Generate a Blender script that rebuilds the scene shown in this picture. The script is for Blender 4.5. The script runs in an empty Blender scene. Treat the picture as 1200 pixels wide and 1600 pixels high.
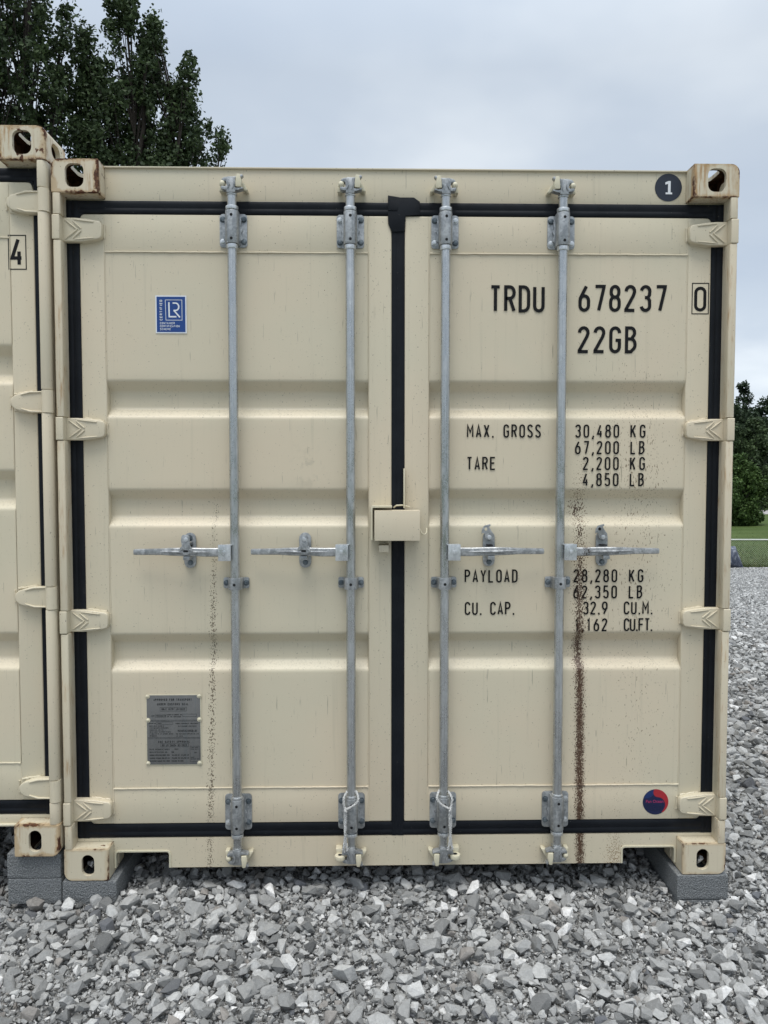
import bpy, bmesh, math, random
import numpy as np
from mathutils import Vector, Matrix
random.seed(7)
rng = np.random.default_rng(11)
C = bpy.context.scene.collection
SC = bpy.context.scene

# ------------------------------------------------------------------ camera
CAM = (1.111, -2.796, 1.4795)
YAW, PITCH = 0.02047, 0.04634
f = Vector((math.sin(YAW)*math.cos(PITCH), math.cos(YAW)*math.cos(PITCH), -math.sin(PITCH)))
r = Vector((math.cos(YAW), -math.sin(YAW), 0))
u = r.cross(f)
cd = bpy.data.cameras.new('camera')
cam = bpy.data.objects.new('camera', cd); C.objects.link(cam)
cam.matrix_world = Matrix.Translation(CAM) @ Matrix((r, u, -f)).transposed().to_4x4()
cd.sensor_fit = 'VERTICAL'; cd.sensor_height = 32.0; cd.lens = 32.0*1214.0/1600.0
cd.clip_start = 0.05; cd.clip_end = 3000
SC.camera = cam

# ------------------------------------------------------------------ world, sun, exposure
SUN_EL, SUN_AZ = math.radians(72), math.radians(197)      # high, a little behind and left of the camera
w = bpy.data.worlds.new('World'); SC.world = w; w.use_nodes = True
nt = w.node_tree; nt.nodes.clear()
def wn(t, **k):
    n = nt.nodes.new(t)
    for a, b in k.items(): setattr(n, a, b)
    return n
out = wn('ShaderNodeOutputWorld'); bg = wn('ShaderNodeBackground'); bg.inputs[1].default_value = 0.1
sky = wn('ShaderNodeTexSky', sky_type='NISHITA', sun_disc=False)
sky.sun_elevation = SUN_EL; sky.sun_rotation = SUN_AZ; sky.air_density = 1.0; sky.dust_density = 3.0
tc = wn('ShaderNodeTexCoord'); sep = wn('ShaderNodeSeparateXYZ'); nt.links.new(tc.outputs['Generated'], sep.inputs[0])
zc = wn('ShaderNodeMath', operation='MAXIMUM'); nt.links.new(sep.outputs[2], zc.inputs[0]); zc.inputs[1].default_value = 0
# flatten the direction onto a cloud layer so that the clouds thin out towards the horizon
za = wn('ShaderNodeMath', operation='ADD'); nt.links.new(zc.outputs[0], za.inputs[0]); za.inputs[1].default_value = 0.22
dx = wn('ShaderNodeMath', operation='DIVIDE'); nt.links.new(sep.outputs[0], dx.inputs[0]); nt.links.new(za.outputs[0], dx.inputs[1])
dy = wn('ShaderNodeMath', operation='DIVIDE'); nt.links.new(sep.outputs[1], dy.inputs[0]); nt.links.new(za.outputs[0], dy.inputs[1])
cv = wn('ShaderNodeCombineXYZ'); nt.links.new(dx.outputs[0], cv.inputs[0]); nt.links.new(dy.outputs[0], cv.inputs[1])
n1 = wn('ShaderNodeTexNoise'); n1.inputs['Scale'].default_value = 0.9; n1.inputs['Detail'].default_value = 5; n1.inputs['Roughness'].default_value = 0.48
nt.links.new(cv.outputs[0], n1.inputs['Vector'])
cr = wn('ShaderNodeValToRGB'); nt.links.new(n1.outputs['Fac'], cr.inputs[0])
e = cr.color_ramp.elements
e[0].position = 0.36; e[0].color = (3.95, 4.6, 5.5, 1)
e[1].position = 0.62; e[1].color = (6.0, 6.5, 7.0, 1)
m = e.new(0.50); m.color = (4.6, 5.2, 5.95, 1)
# overcast: the zenith is brighter than the horizon, horizon slightly pale
zr = wn('ShaderNodeMapRange'); nt.links.new(zc.outputs[0], zr.inputs[0])
zr.inputs[1].default_value = 0.45; zr.inputs[2].default_value = 1.0; zr.inputs[3].default_value = 1.0; zr.inputs[4].default_value = 2.3
hz = wn('ShaderNodeMapRange'); nt.links.new(zc.outputs[0], hz.inputs[0])
hz.inputs[1].default_value = 0.0; hz.inputs[2].default_value = 0.3; hz.inputs[3].default_value = 1.22; hz.inputs[4].default_value = 1.0
mu = wn('ShaderNodeMath', operation='MULTIPLY'); nt.links.new(zr.outputs[0], mu.inputs[0]); nt.links.new(hz.outputs[0], mu.inputs[1])
vm = wn('ShaderNodeVectorMath', operation='SCALE'); nt.links.new(cr.outputs[0], vm.inputs[0]); nt.links.new(mu.outputs[0], vm.inputs['Scale'])
mx = wn('ShaderNodeMix', data_type='RGBA'); mx.inputs[0].default_value = 0.90
nt.links.new(sky.outputs[0], mx.inputs[6]); nt.links.new(vm.outputs[0], mx.inputs[7])
nt.links.new(mx.outputs[2], bg.inputs[0]); nt.links.new(bg.outputs[0], out.inputs[0])

sd = bpy.data.lights.new('sun', 'SUN'); sd.energy = 1.75; sd.angle = math.radians(32); sd.color = (1.0, 0.97, 0.92)
sun = bpy.data.objects.new('sun', sd); C.objects.link(sun); sun.location = (0, -5, 12)
# the lamp shines along the direction opposite to the sky texture's sun (rotation measured from +Y, clockwise)
sdir = Vector((math.sin(SUN_AZ)*math.cos(SUN_EL), math.cos(SUN_AZ)*math.cos(SUN_EL), math.sin(SUN_EL)))
sun.rotation_euler = (-sdir).to_track_quat('-Z', 'Y').to_euler()
SC.view_settings.view_transform = 'Standard'; SC.view_settings.look = 'None'
SC.view_settings.exposure = 0.42; SC.view_settings.gamma = 1.0
SC.render.resolution_x = 768; SC.render.resolution_y = 1024

# ------------------------------------------------------------------ helpers: tagging
def tag(o, label=None, cat=None, group=None, kind=None):
    if label: o['label'] = label
    if cat: o['category'] = cat
    if group: o['group'] = group
    if kind: o['kind'] = kind
    return o
def empty(name, loc=(0, 0, 0), **k):
    o = bpy.data.objects.new(name, None); C.objects.link(o); o.location = loc
    o.empty_display_size = 0.2
    return tag(o, **k)

# ------------------------------------------------------------------ helpers: materials
class Mat:
    def __init__(s, name, rough=0.5, metal=0.0, spec=0.5):
        s.m = bpy.data.materials.new(name); s.m.use_nodes = True
        s.nt = s.m.node_tree; s.p = s.nt.nodes['Principled BSDF']
        s.p.inputs['Roughness'].default_value = rough; s.p.inputs['Metallic'].default_value = metal
        s.p.inputs['Specular IOR Level'].default_value = spec
        s.tc = s.nt.nodes.new('ShaderNodeTexCoord')
    def n(s, t, **k):
        n = s.nt.nodes.new(t)
        for a, b in k.items(): setattr(n, a, b)
        return n
    def l(s, a, b): s.nt.links.new(a, b)
    def math(s, op, a, b=None, c=None, clamp=False):
        n = s.n('ShaderNodeMath', operation=op, use_clamp=clamp)
        for i, v in enumerate((a, b, c)):
            if v is None: continue
            if isinstance(v, (int, float)): n.inputs[i].default_value = v
            else: s.l(v, n.inputs[i])
        return n.outputs[0]
    def xyz(s, which='Object'):
        sp = s.n('ShaderNodeSeparateXYZ'); s.l(s.tc.outputs[which], sp.inputs[0]); return sp.outputs
    def mapped(s, scale=(1, 1, 1), which='Object', loc=(0, 0, 0)):
        mp = s.n('ShaderNodeMapping'); s.l(s.tc.outputs[which], mp.inputs[0])
        mp.inputs['Scale'].default_value = scale; mp.inputs['Location'].default_value = loc; return mp.outputs[0]
    def noise(s, vec, scale, detail=3, rough=0.55):
        n = s.n('ShaderNodeTexNoise'); s.l(vec, n.inputs['Vector'])
        n.inputs['Scale'].default_value = scale; n.inputs['Detail'].default_value = detail; n.inputs['Roughness'].default_value = rough
        return n.outputs['Fac']
    def step(s, v, a, b, lo=0.0, hi=1.0):
        n = s.n('ShaderNodeMapRange', interpolation_type='SMOOTHSTEP'); s.l(v, n.inputs[0])
        for i, q in zip((1, 2, 3, 4), (a, b, lo, hi)):
            if isinstance(q, (int, float)): n.inputs[i].default_value = q
            else: s.l(q, n.inputs[i])
        return n.outputs[0]
    def ramp(s, v, stops):
        n = s.n('ShaderNodeValToRGB'); s.l(v, n.inputs[0]); e = n.color_ramp.elements
        while len(e) < len(stops): e.new(0.5)
        for q, (p, c) in zip(e, stops): q.position = p; q.color = (*c, 1)
        return n.outputs[0]
    def mix(s, fac, a, b):
        n = s.n('ShaderNodeMix', data_type='RGBA')
        if isinstance(fac, (int, float)): n.inputs[0].default_value = fac
        else: s.l(fac, n.inputs[0])
        for i, v in ((6, a), (7, b)):
            if isinstance(v, tuple): n.inputs[i].default_value = (*v, 1)
            else: s.l(v, n.inputs[i])
        return n.outputs[2]
    def color(s, v):
        if isinstance(v, tuple): s.p.inputs['Base Color'].default_value = (*v, 1)
        else: s.l(v, s.p.inputs['Base Color'])
    def rough(s, v): s.l(v, s.p.inputs['Roughness'])
    def bump(s, v, dist=0.001, strength=1.0):
        b = s.n('ShaderNodeBump'); b.inputs['Distance'].default_value = dist; b.inputs['Strength'].default_value = strength
        s.l(v, b.inputs['Height']); s.l(b.outputs[0], s.p.inputs['Normal'])

PAINT = (0.600, 0.535, 0.402)
RUST = (0.060, 0.022, 0.010)

def gauss(m, x, x0, sig):
    d = m.math('DIVIDE', m.math('SUBTRACT', x, x0), sig)
    return m.math('EXPONENT', m.math('MULTIPLY', m.math('MULTIPLY', d, d), -1.0))
def streak_masks(m):
    """rust spatter that runs down under the locking handles (container-local x and z)"""
    x, y, z = m.xyz()
    v = m.mapped((1, 1, 0.7)); nf = m.noise(v, 270, 0.6, 0.5); nb = m.noise(v, 9, 2)
    wob = m.math('MULTIPLY', m.math('SUBTRACT', nb, 0.5), 0.006)
    nt_ = m.noise(m.mapped((1, 1, .38), loc=(4, 4, 4)), 235, 1, 0.5)
    def core(xa, za, xb, zb, sig, zprof, amp, lo=0.80, nf=nf):
        slope = (xb-xa)/(zb-za)
        xc = m.math('ADD', m.math('MULTIPLY_ADD', z, slope, xa-slope*za), wob)
        g = gauss(m, x, xc, sig)
        r_ = m.n('ShaderNodeValToRGB'); m.l(m.math('DIVIDE', z, 2.0), r_.inputs[0]); el = r_.color_ramp.elements
        while len(el) < len(zprof): el.new(0.5)
        for q, (p, c) in zip(el, zprof): q.position = p/2.0; q.color = (c, c, c, 1)
        g = m.math('MULTIPLY', g, r_.outputs[0])
        th = m.math('MULTIPLY_ADD', g, -amp, lo)
        return m.math('MULTIPLY', m.math('SUBTRACT', nf, th), 16.0, clamp=True)
    a = core(.549, 1.395, .518, .03, .018, [(0, .85), (.45, .92), (.8, .88), (1.02, .88), (1.2, .6), (1.33, .6), (1.5, 0)], .33)
    b = core(1.893, 1.37, 1.909, .03, .021, [(0, .93), (.2, 1), (.72, 1), (.80, .92), (.85, 1), (1.0, .9), (1.2, .85), (1.232, .40), (1.27, .85), (1.31, .45), (1.36, .8), (1.43, 0)], .46)
    c = core(1.895, 1.37, 1.907, .03, .042, [(0, .35), (.5, .45), (1.0, .62), (1.22, .72), (1.25, .6), (1.30, .70), (1.37, .75), (1.44, .5), (1.75, 0)], .42)
    d = core(2.04, .25, 2.04, .0, .05, [(0, .66), (.09, .62), (.16, .35), (.30, .28), (.6, 0)], .42)
    e_ = core(2.10, 1.9, 2.12, .3, .17, [(0, .2), (.6, .32), (1.2, .42), (1.45, .5), (1.6, .46), (1.85, .38), (2, 0)], .40, .81, nt_)
    # solid run where the drips join up
    sol = gauss(m, x, m.math('ADD', m.math('MULTIPLY_ADD', z, -0.01, 1.909), wob), .0145)
    sol = m.math('MULTIPLY', sol, m.step(z, .74, .95, 1.0, 0.25))
    sol = m.math('MULTIPLY', sol, m.step(z, .9, 1.22, 1.0, 0.0))
    sol = m.math('MULTIPLY', sol, m.step(m.noise(m.mapped((1, 1, .30)), 190, 4), .34, .54))
    return a, b, c, d, e_, sol
def paint(name, streaks=False, grime=1.0, ochre=0.0, rust=0.0, edge=0.0, tint=PAINT):
    m = Mat(name, 0.42, spec=0.45)
    x, y, z = m.xyz()
    big = m.noise(m.mapped((1, 1, 1)), 1.7, 3)
    col = m.mix(m.step(big, .3, .7), tuple(c*q for c, q in zip(tint, (0.965, 0.985, 0.985))), tuple(c*q for c, q in zip(tint, (1.03, 1.0, .99))))
    # faint vertical run-off lines and pin-head dirt, stronger low down
    vs = m.noise(m.mapped((55, 55, 1.3)), 1.0, 4, .62)
    col = m.mix(m.math('MULTIPLY', m.step(vs, .56, .80), .20*grime), col, (0.30, 0.28, 0.20))
    vs2 = m.noise(m.mapped((170, 170, 9)), 1.0, 2, .5)
    col = m.mix(m.math('MULTIPLY', m.step(vs2, .70, .76), .50*grime), col, (0.17, 0.15, 0.11))
    sp = m.noise(m.mapped((1, 1, .8)), 210, 0, .5)
    col = m.mix(m.math('MULTIPLY', m.step(sp, .795, .83), .55*grime), col, (0.10, 0.085, 0.06))
    scuff = m.noise(m.mapped((1, 1, 1), loc=(3, 1, 2)), 14, 6, .7)
    col = m.mix(m.math('MULTIPLY', m.step(scuff, .66, .74), .18*grime), col, (0.33, 0.29, 0.20))
    if ochre:
        o = m.noise(m.mapped((120, 120, 11.0), loc=(7, 3, 1)), 1.0, 6, .62)
        bl = m.step(m.noise(m.mapped((1, 1, .45), loc=(3, 7, 2)), 17, 3, .6), .56-.14*ochre, .70-.08*ochre)
        col = m.mix(m.math('MULTIPLY', m.math('MULTIPLY', m.step(o, .60-.16*ochre, .80-.14*ochre), bl), .80*min(1, ochre)), col, (0.34, 0.175, 0.055))
    if edge or rust:
        gx, gy, gz = m.xyz('Generated')
        ex, ey, ez = [m.math('MINIMUM', g_, m.math('SUBTRACT', 1.0, g_)) for g_ in (gx, gy, gz)]
        # second smallest distance to the box's sides = distance to the nearest edge
        dmin = m.math('MAXIMUM', m.math('MINIMUM', ex, ey), m.math('MINIMUM', m.math('MAXIMUM', ex, ey), ez))
        en = m.noise(m.mapped((1, 1, .6), loc=(2, 9, 4)), 28, 6, .65)
        lim = m.math('MULTIPLY_ADD', en, .42*edge+.0001, -.155*edge)
        em = m.math('MULTIPLY', m.math('MULTIPLY', m.math('SUBTRACT', lim, dmin), 45.0, clamp=True), m.step(m.noise(m.mapped((1, 1, 1), loc=(6, 6, 1)), 11, 4, .6), .44, .56))
        rn = m.noise(m.mapped((1, 1, .7), loc=(5, 2, 8)), 22, 7, .62)
        rm = m.math('MULTIPLY', m.math('SUBTRACT', rn, 0.90-.36*rust), 40.0, clamp=True)
        tot = m.math('MAXIMUM', em, rm)
        rc = m.ramp(m.noise(m.mapped(), 90, 4), [(.3, (0.035, 0.014, 0.010)), (.55, (0.10, 0.036, 0.014)), (.75, (0.22, 0.085, 0.025))])
        col = m.mix(m.math('MULTIPLY', m.step(m.math('SUBTRACT', lim, dmin), -.08, .0), .5*min(1, edge)), col, (0.38, 0.22, 0.07))
        col = m.mix(tot, col, rc)
        m.rough(m.math('MULTIPLY_ADD', tot, .4, .42))
    if streaks:
        # a patch of old scuffing on the left door
        gg = m.math('MULTIPLY', gauss(m, x, .875, .075), gauss(m, z, 1.505, .065))
        sc_ = m.math('MULTIPLY', m.step(m.noise(m.mapped((1, 1, 1), loc=(8, 2, 5)), 26, 5, .6), .50, .66), gg)
        col = m.mix(m.math('MULTIPLY', sc_, .42), col, (0.34, 0.31, 0.235))
        a, b, c, d, e_, sol = streak_masks(m)
        col = m.mix(m.math('MULTIPLY', sol, .92), col, (0.105, 0.044, 0.020))
        for k, cc, op in ((c, (0.12, 0.065, 0.03), .8), (d, (0.20, 0.12, 0.05), .75), (e_, (0.13, 0.085, 0.045), .75), (a, (0.085, 0.060, 0.036), .82), (b, (0.060, 0.028, 0.014), .92)):
            col = m.mix(m.math('MULTIPLY', k, op), col, cc)
    ge = m.n('ShaderNodeNewGeometry'); gs = m.n('ShaderNodeSeparateXYZ'); m.l(ge.outputs['Normal'], gs.inputs[0])
    led = m.math('MULTIPLY', m.step(gs.outputs[2], .3, .6), m.step(m.noise(m.mapped((1, 1, 1), loc=(1, 1, 7)), 150, 4, .65), .50, .72))
    col = m.mix(m.math('MULTIPLY', led, .38*min(1.5, grime)), col, (0.24, 0.21, 0.15))
    m.color(col)
    wv = m.noise(m.mapped(), 260, 2, .5)
    wv2 = m.noise(m.mapped(), 12, 2, .5)
    m.bump(m.math('ADD', m.math('MULTIPLY', wv, .12), wv2), .0012, .55)
    return m.m

M = {}
M['paint'] = paint('cream_paint_streaked', streaks=True)
M['paint2'] = paint('cream_paint_neighbour', grime=.7, tint=(0.612, 0.548, 0.410))
M['post'] = paint('cream_paint_stained_post', ochre=.9, grime=1.3)
M['cast_a'] = paint('casting_paint_light_rust', ochre=.85, edge=1.05, rust=.70)
M['cast_b'] = paint('casting_paint_ochre', ochre=1.30, edge=.85, rust=.62)
M['cast_c'] = paint('casting_paint_heavy_rust', ochre=1.0, edge=1.2, rust=.86)
M['cast_d'] = paint('casting_paint_low', ochre=.55, edge=.55, rust=.60)
M['lug'] = paint('cream_paint_lug', grime=.6, tint=(0.60, 0.56, 0.42))

def rustbrown():
    m = Mat('rusty_inside', .9, spec=.2); n = m.noise(m.mapped(), 40, 5, .65)
    m.color(m.ramp(n, [(.35, (0.035, 0.018, 0.010)), (.6, (0.10, 0.052, 0.025)), (.8, (0.22, 0.16, 0.09))])); m.bump(n, .003, .7); return m.m
M['rustbrown'] = rustbrown()
def rubber():
    m = Mat('black_rubber', .55, spec=.22)
    n = m.noise(m.mapped(), 9, 4)
    rc = m.mix(m.step(n, .35, .7), (0.0030, 0.0045, 0.0075), (0.0065, 0.0085, 0.012))
    du = m.math('MULTIPLY', m.step(m.noise(m.mapped((1, 1, .5)), 26, 7, .75), .60, .80), .16)
    rc = m.mix(du, rc, (0.16, 0.15, 0.12)); m.color(m.mix(m.step(m.noise(m.mapped(), 240, 1), .80, .82), rc, (0.3, 0.28, 0.22)))
    m.rough(m.step(m.noise(m.mapped(), 30, 3), .3, .7, .45, .65)); m.bump(m.noise(m.mapped((1, 1, 1)), 45, 3), .0008, .5); return m.m
M['rubber'] = rubber()
def zinc(name, lo, hi, rough=.42, metal=.75, rusty=False, mott=.25):
    m = Mat(name, rough, metal)
    v = m.n('ShaderNodeTexVoronoi'); m.l(m.mapped(), v.inputs['Vector']); v.inputs['Scale'].default_value = 130
    sp = m.n('ShaderNodeSeparateColor'); m.l(v.outputs['Color'], sp.inputs[0])
    n = m.noise(m.mapped((1, 1, .35)), 35, 5, .65)
    fac = m.math('ADD', m.math('MULTIPLY', sp.outputs[0], mott), m.math('MULTIPLY', n, .9))
    col = m.mix(m.step(fac, .35, .85), lo, hi)
    st = m.noise(m.mapped((60, 60, 2.5), loc=(1, 5, 3)), 1.0, 4)
    col = m.mix(m.math('MULTIPLY', m.step(st, .56, .75), .35), col, (0.10, 0.12, 0.13))
    if rusty:
        x, y, z = m.xyz()
        g = gauss(m, x, 1.905, .022)
        nn = m.noise(m.mapped(), 240, 2)
        col = m.mix(m.math('MULTIPLY', m.math('MULTIPLY', m.math('SUBTRACT', nn, m.math('MULTIPLY_ADD', g, -.38, .80)), 14, clamp=True), .85), col, (0.04, 0.022, 0.014))
    m.color(col); m.rough(m.step(n, .3, .7, rough-.10, rough+.16))
    m.bump(m.noise(m.mapped(), 170, 3), .0008, .5); return m.m
M['bar'] = zinc('galvanised_bar', (0.44, 0.455, 0.46), (0.62, 0.635, 0.64), .27, .85, mott=.08)
M['cast_zinc'] = zinc('galvanised_casting', (0.26, 0.272, 0.278), (0.46, 0.475, 0.482), .42, .65)
M['bright_zinc'] = zinc('galvanised_sheet', (0.50, 0.52, 0.53), (0.68, 0.70, 0.71), .33, .75)
M['lever'] = zinc('galvanised_lever', (0.27, 0.28, 0.285), (0.52, 0.53, 0.535), .38, .65, rusty=True)
M['bolt'] = zinc('galvanised_bolt', (0.07, 0.09, 0.105), (0.20, 0.23, 0.25), .45, .6)
def flat(name, c, rough=.5, metal=0, n_amp=.08, spec=.5):
    m = Mat(name, rough, metal, spec); n = m.noise(m.mapped(), 25, 4)
    m.color(m.mix(n, tuple(v*(1-n_amp) for v in c), tuple(v*(1+n_amp) for v in c))); return m.m
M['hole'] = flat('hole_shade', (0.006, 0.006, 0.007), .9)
def inkmat():
    m = Mat('black_vinyl_lettering', .6, spec=.2); a, b, c, d, e_, sol = streak_masks(m)
    n = m.noise(m.mapped(), 30, 3)
    col = m.mix(n, (0.004, 0.004, 0.005), (0.009, 0.009, 0.010))
    col = m.mix(m.math('MULTIPLY', b, .55), col, (0.085, 0.045, 0.022)); col = m.mix(m.math('MULTIPLY', sol, .4), col, (0.085, 0.038, 0.018))
    m.color(col); return m.m
M['ink'] = inkmat()
M['navy'] = flat('dark_navy_vinyl', (0.012, 0.018, 0.032), .4)
M['white'] = flat('white_vinyl', (0.70, 0.72, 0.74), .45, n_amp=.04)
M['blue'] = flat('blue_vinyl', (0.008, 0.050, 0.215), .4)
M['deepblue'] = flat('deep_blue_vinyl', (0.005, 0.011, 0.055), .4)
M['midblue'] = flat('mid_blue_vinyl', (0.008, 0.026, 0.115), .4)
M['wave'] = flat('wave_blue_vinyl', (0.004, 0.008, 0.035), .45)
M['red'] = flat('red_vinyl', (0.36, 0.018, 0.028), .4)
M['magenta'] = flat('magenta_vinyl', (0.36, 0.03, 0.12), .4)
M['plate'] = zinc('dull_metal_plate', (0.135, 0.135, 0.132), (0.185, 0.185, 0.18), .6, .15, mott=.05)
M['plateink'] = flat('etched_black', (0.012, 0.013, 0.014), .7)
def ropem():
    m = Mat('white_rope', .85); wv = m.n('ShaderNodeTexWave'); wv.inputs['Scale'].default_value = 60; wv.inputs['Distortion'].default_value = 3
    m.l(m.mapped((1, 1, 1)), wv.inputs['Vector'])
    m.color(m.mix(wv.outputs['Fac'], (0.42, 0.42, 0.40), (0.78, 0.78, 0.76))); m.bump(wv.outputs['Fac'], .003, .9); return m.m
M['rope'] = ropem()
def concrete():
    m = Mat('concrete_block', .95, spec=.2)
    n = m.noise(m.mapped(), 230, 3, .7); b = m.noise(m.mapped(), 7, 3); v = m.n('ShaderNodeTexVoronoi'); m.l(m.mapped(), v.inputs['Vector']); v.inputs['Scale'].default_value = 190
    col = m.mix(m.step(n, .35, .70), (0.125, 0.133, 0.138), (0.29, 0.30, 0.30))
    col = m.mix(m.step(v.outputs['Distance'], .05, .30, .55, 0.0), col, (0.06, 0.068, 0.075))
    col = m.mix(m.math('MULTIPLY', m.step(b, .4, .7), .3), col, (0.17, 0.185, 0.20))
    m.color(col); m.bump(m.math('ADD', n, v.outputs['Distance']), .004, .9); return m.m
M['concrete'] = concrete()

# ------------------------------------------------------------------ helpers: meshes
class MB:
    def __init__(s): s.bm = bmesh.new(); s.mats = []
    def mi(s, m):
        if m not in s.mats: s.mats.append(m)
        return s.mats.index(m)
    def absorb(s, b, mat, bevel=0, seg=2, xf=None, clampw=True):
        if bevel > 0:
            es = [e for e in b.edges if len(e.link_faces) == 2 and e.calc_face_angle(0) > math.radians(35)]
            bmesh.ops.bevel(b, geom=es, offset=bevel, segments=seg, profile=.6, affect='EDGES', clamp_overlap=True)
        if xf is not None: b.transform(xf)
        i = s.mi(mat)
        for fa in b.faces: fa.material_index = i
        me = bpy.data.meshes.new('tmp'); b.to_mesh(me); b.free(); s.bm.from_mesh(me); bpy.data.meshes.remove(me)
    def box(s, x0, x1, y0, y1, z0, z1, mat, bevel=.0015, seg=2, xf=None):
        b = bmesh.new(); bmesh.ops.create_cube(b, size=1)
        for v in b.verts: v.co = Vector((x0+(v.co.x+.5)*(x1-x0), y0+(v.co.y+.5)*(y1-y0), z0+(v.co.z+.5)*(z1-z0)))
        s.absorb(b, mat, bevel, seg, xf)
    def prism(s, pts, a, b_, mat, axis='y', bevel=0, seg=2, xf=None):
        """pts: 2-D outline, (x,z) for axis y, (x,y) for axis z, (y,z) for axis x"""
        b = bmesh.new()
        def P(p, t): return {'y': (p[0], t, p[1]), 'z': (p[0], p[1], t), 'x': (t, p[0], p[1])}[axis]
        A = [b.verts.new(P(p, a)) for p in pts]; B = [b.verts.new(P(p, b_)) for p in pts]; n = len(pts)
        b.faces.new(A); b.faces.new(B[::-1])
        for i in range(n): b.faces.new((A[i], A[(i+1) % n], B[(i+1) % n], B[i]))
        bmesh.ops.recalc_face_normals(b, faces=b.faces)
        s.absorb(b, mat, bevel, seg, xf)
    def cyl(s, p, q, r0, mat, r1=None, n=24, bevel=0, seg=2):
        p, q = Vector(p), Vector(q); r1 = r0 if r1 is None else r1
        b = bmesh.new(); bmesh.ops.create_cone(b, cap_ends=True, segments=n, radius1=r0, radius2=r1, depth=(q-p).length)
        xf = Matrix.Translation((p+q)/2) @ (q-p).to_track_quat('Z', 'Y').to_matrix().to_4x4()
        s.absorb(b, mat, bevel, seg, xf)
    def ball(s, c, rx, ry, rz, mat, n=12):
        b = bmesh.new(); bmesh.ops.create_uvsphere(b, u_segments=n*2, v_segments=n, radius=1)
        s.absorb(b, mat, 0, 0, Matrix.Translation(c) @ Matrix.Diagonal((rx, ry, rz, 1)))
    def tube(s, pts, rad, mat, n=8, closed=False):
        b = bmesh.new(); P = [Vector(p) for p in pts]; k = len(P); rings = []
        R_ = rad if isinstance(rad, (list, tuple)) else [rad]*k
        nrm = None
        for i in range(k):
            t = (P[min(i+1, k-1)]-P[max(i-1, 0)]).normalized()
            if nrm is None: nrm = t.orthogonal().normalized()
            else: nrm = (nrm-t*nrm.dot(t)).normalized()
            bn = t.cross(nrm)
            rings.append([b.verts.new(P[i]+(nrm*math.cos(a)+bn*math.sin(a))*R_[i]) for a in [2*math.pi*j/n for j in range(n)]])
        for i in range(k-1):
            for j in range(n): b.faces.new((rings[i][j], rings[i][(j+1) % n], rings[i+1][(j+1) % n], rings[i+1][j]))
        b.faces.new(rings[0][::-1]); b.faces.new(rings[-1])
        bmesh.ops.recalc_face_normals(b, faces=b.faces)
        s.absorb(b, mat)
    def ribbon(s, pts, wd, y0, y1, mat, closed=False):
        """flat stroke of width wd along (x,z) points, standing between y0 (front) and y1"""
        n = len(pts); P = [Vector((a, c)) for a, c in pts]; L, R_ = [], []
        for i in range(n):
            if closed: a, c = P[(i-1) % n], P[(i+1) % n]
            else: a, c = P[max(i-1, 0)], P[min(i+1, n-1)]
            d1 = (P[i]-a); d2 = (c-P[i])
            if d1.length < 1e-9: d1 = d2
            if d2.length < 1e-9: d2 = d1
            d1 = d1.normalized(); d2 = d2.normalized(); t = (d1+d2)
            t = d1 if t.length < 1e-6 else t.normalized()
            nn = Vector((-t.y, t.x)); cosv = max(.45, nn.dot(Vector((-d1.y, d1.x))))
            L.append(P[i]+nn*wd/2/cosv); R_.append(P[i]-nn*wd/2/cosv)
        b = bmesh.new()
        V = [[b.verts.new((q.x, y, q.y)) for q in lst] for lst in (L, R_) for y in (y0, y1)]  # L0 L1 R0 R1
        m_ = n if closed else n-1
        for i in range(m_):
            j = (i+1) % n
            b.faces.new((V[0][i], V[0][j], V[2][j], V[2][i])); b.faces.new((V[0][i], V[1][i], V[1][j], V[0][j])); b.faces.new((V[2][i], V[2][j], V[3][j], V[3][i]))
        if not closed:
            for i in (0, n-1): b.faces.new((V[0][i], V[1][i], V[3][i], V[2][i]))
        bmesh.ops.recalc_face_normals(b, faces=b.faces)
        # strokes face the camera side (-y)
        for fa in list(b.faces)[:1]:
            if fa.normal.y > 0: bmesh.ops.reverse_faces(b, faces=b.faces)
        s.absorb(b, mat)
    def mirror(s, cx):
        for v in s.bm.verts: v.co.x = 2*cx-v.co.x
        bmesh.ops.reverse_faces(s.bm, faces=s.bm.faces)
        return s
    def build(s, name, parent=None, sharp=38, smooth=True):
        if smooth:
            for e_ in s.bm.edges:
                e_.smooth = len(e_.link_faces) == 2 and e_.calc_face_angle(0) < math.radians(sharp)
            for fa in s.bm.faces: fa.smooth = True
        me = bpy.data.meshes.new(name); s.bm.to_mesh(me); s.bm.free()
        for m_ in s.mats: me.materials.append(m_)
        o = bpy.data.objects.new(name, me); C.objects.link(o)
        if parent: o.parent = parent
        return o

def bake_boolean(base, cutters):
    """difference of small closed meshes, evaluated once; cutters are removed"""
    for c in cutters:
        md = base.modifiers.new('b', 'BOOLEAN'); md.operation = 'DIFFERENCE'; md.object = c; md.solver = 'EXACT'; md.material_mode = 'TRANSFER'
    bpy.context.view_layer.update()
    dg = bpy.context.evaluated_depsgraph_get(); me = bpy.data.meshes.new_from_object(base.evaluated_get(dg))
    base.modifiers.clear(); old = base.data; base.data = me; me.name = base.name; bpy.data.meshes.remove(old)
    for c in cutters:
        d = c.data; bpy.data.objects.remove(c); bpy.data.meshes.remove(d)
    bm = bmesh.new(); bm.from_mesh(me)
    for e_ in bm.edges: e_.smooth = len(e_.link_faces) == 2 and e_.calc_face_angle(0) < math.radians(35)
    for fa in bm.faces: fa.smooth = True
    bm.to_mesh(me); bm.free()

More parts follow.
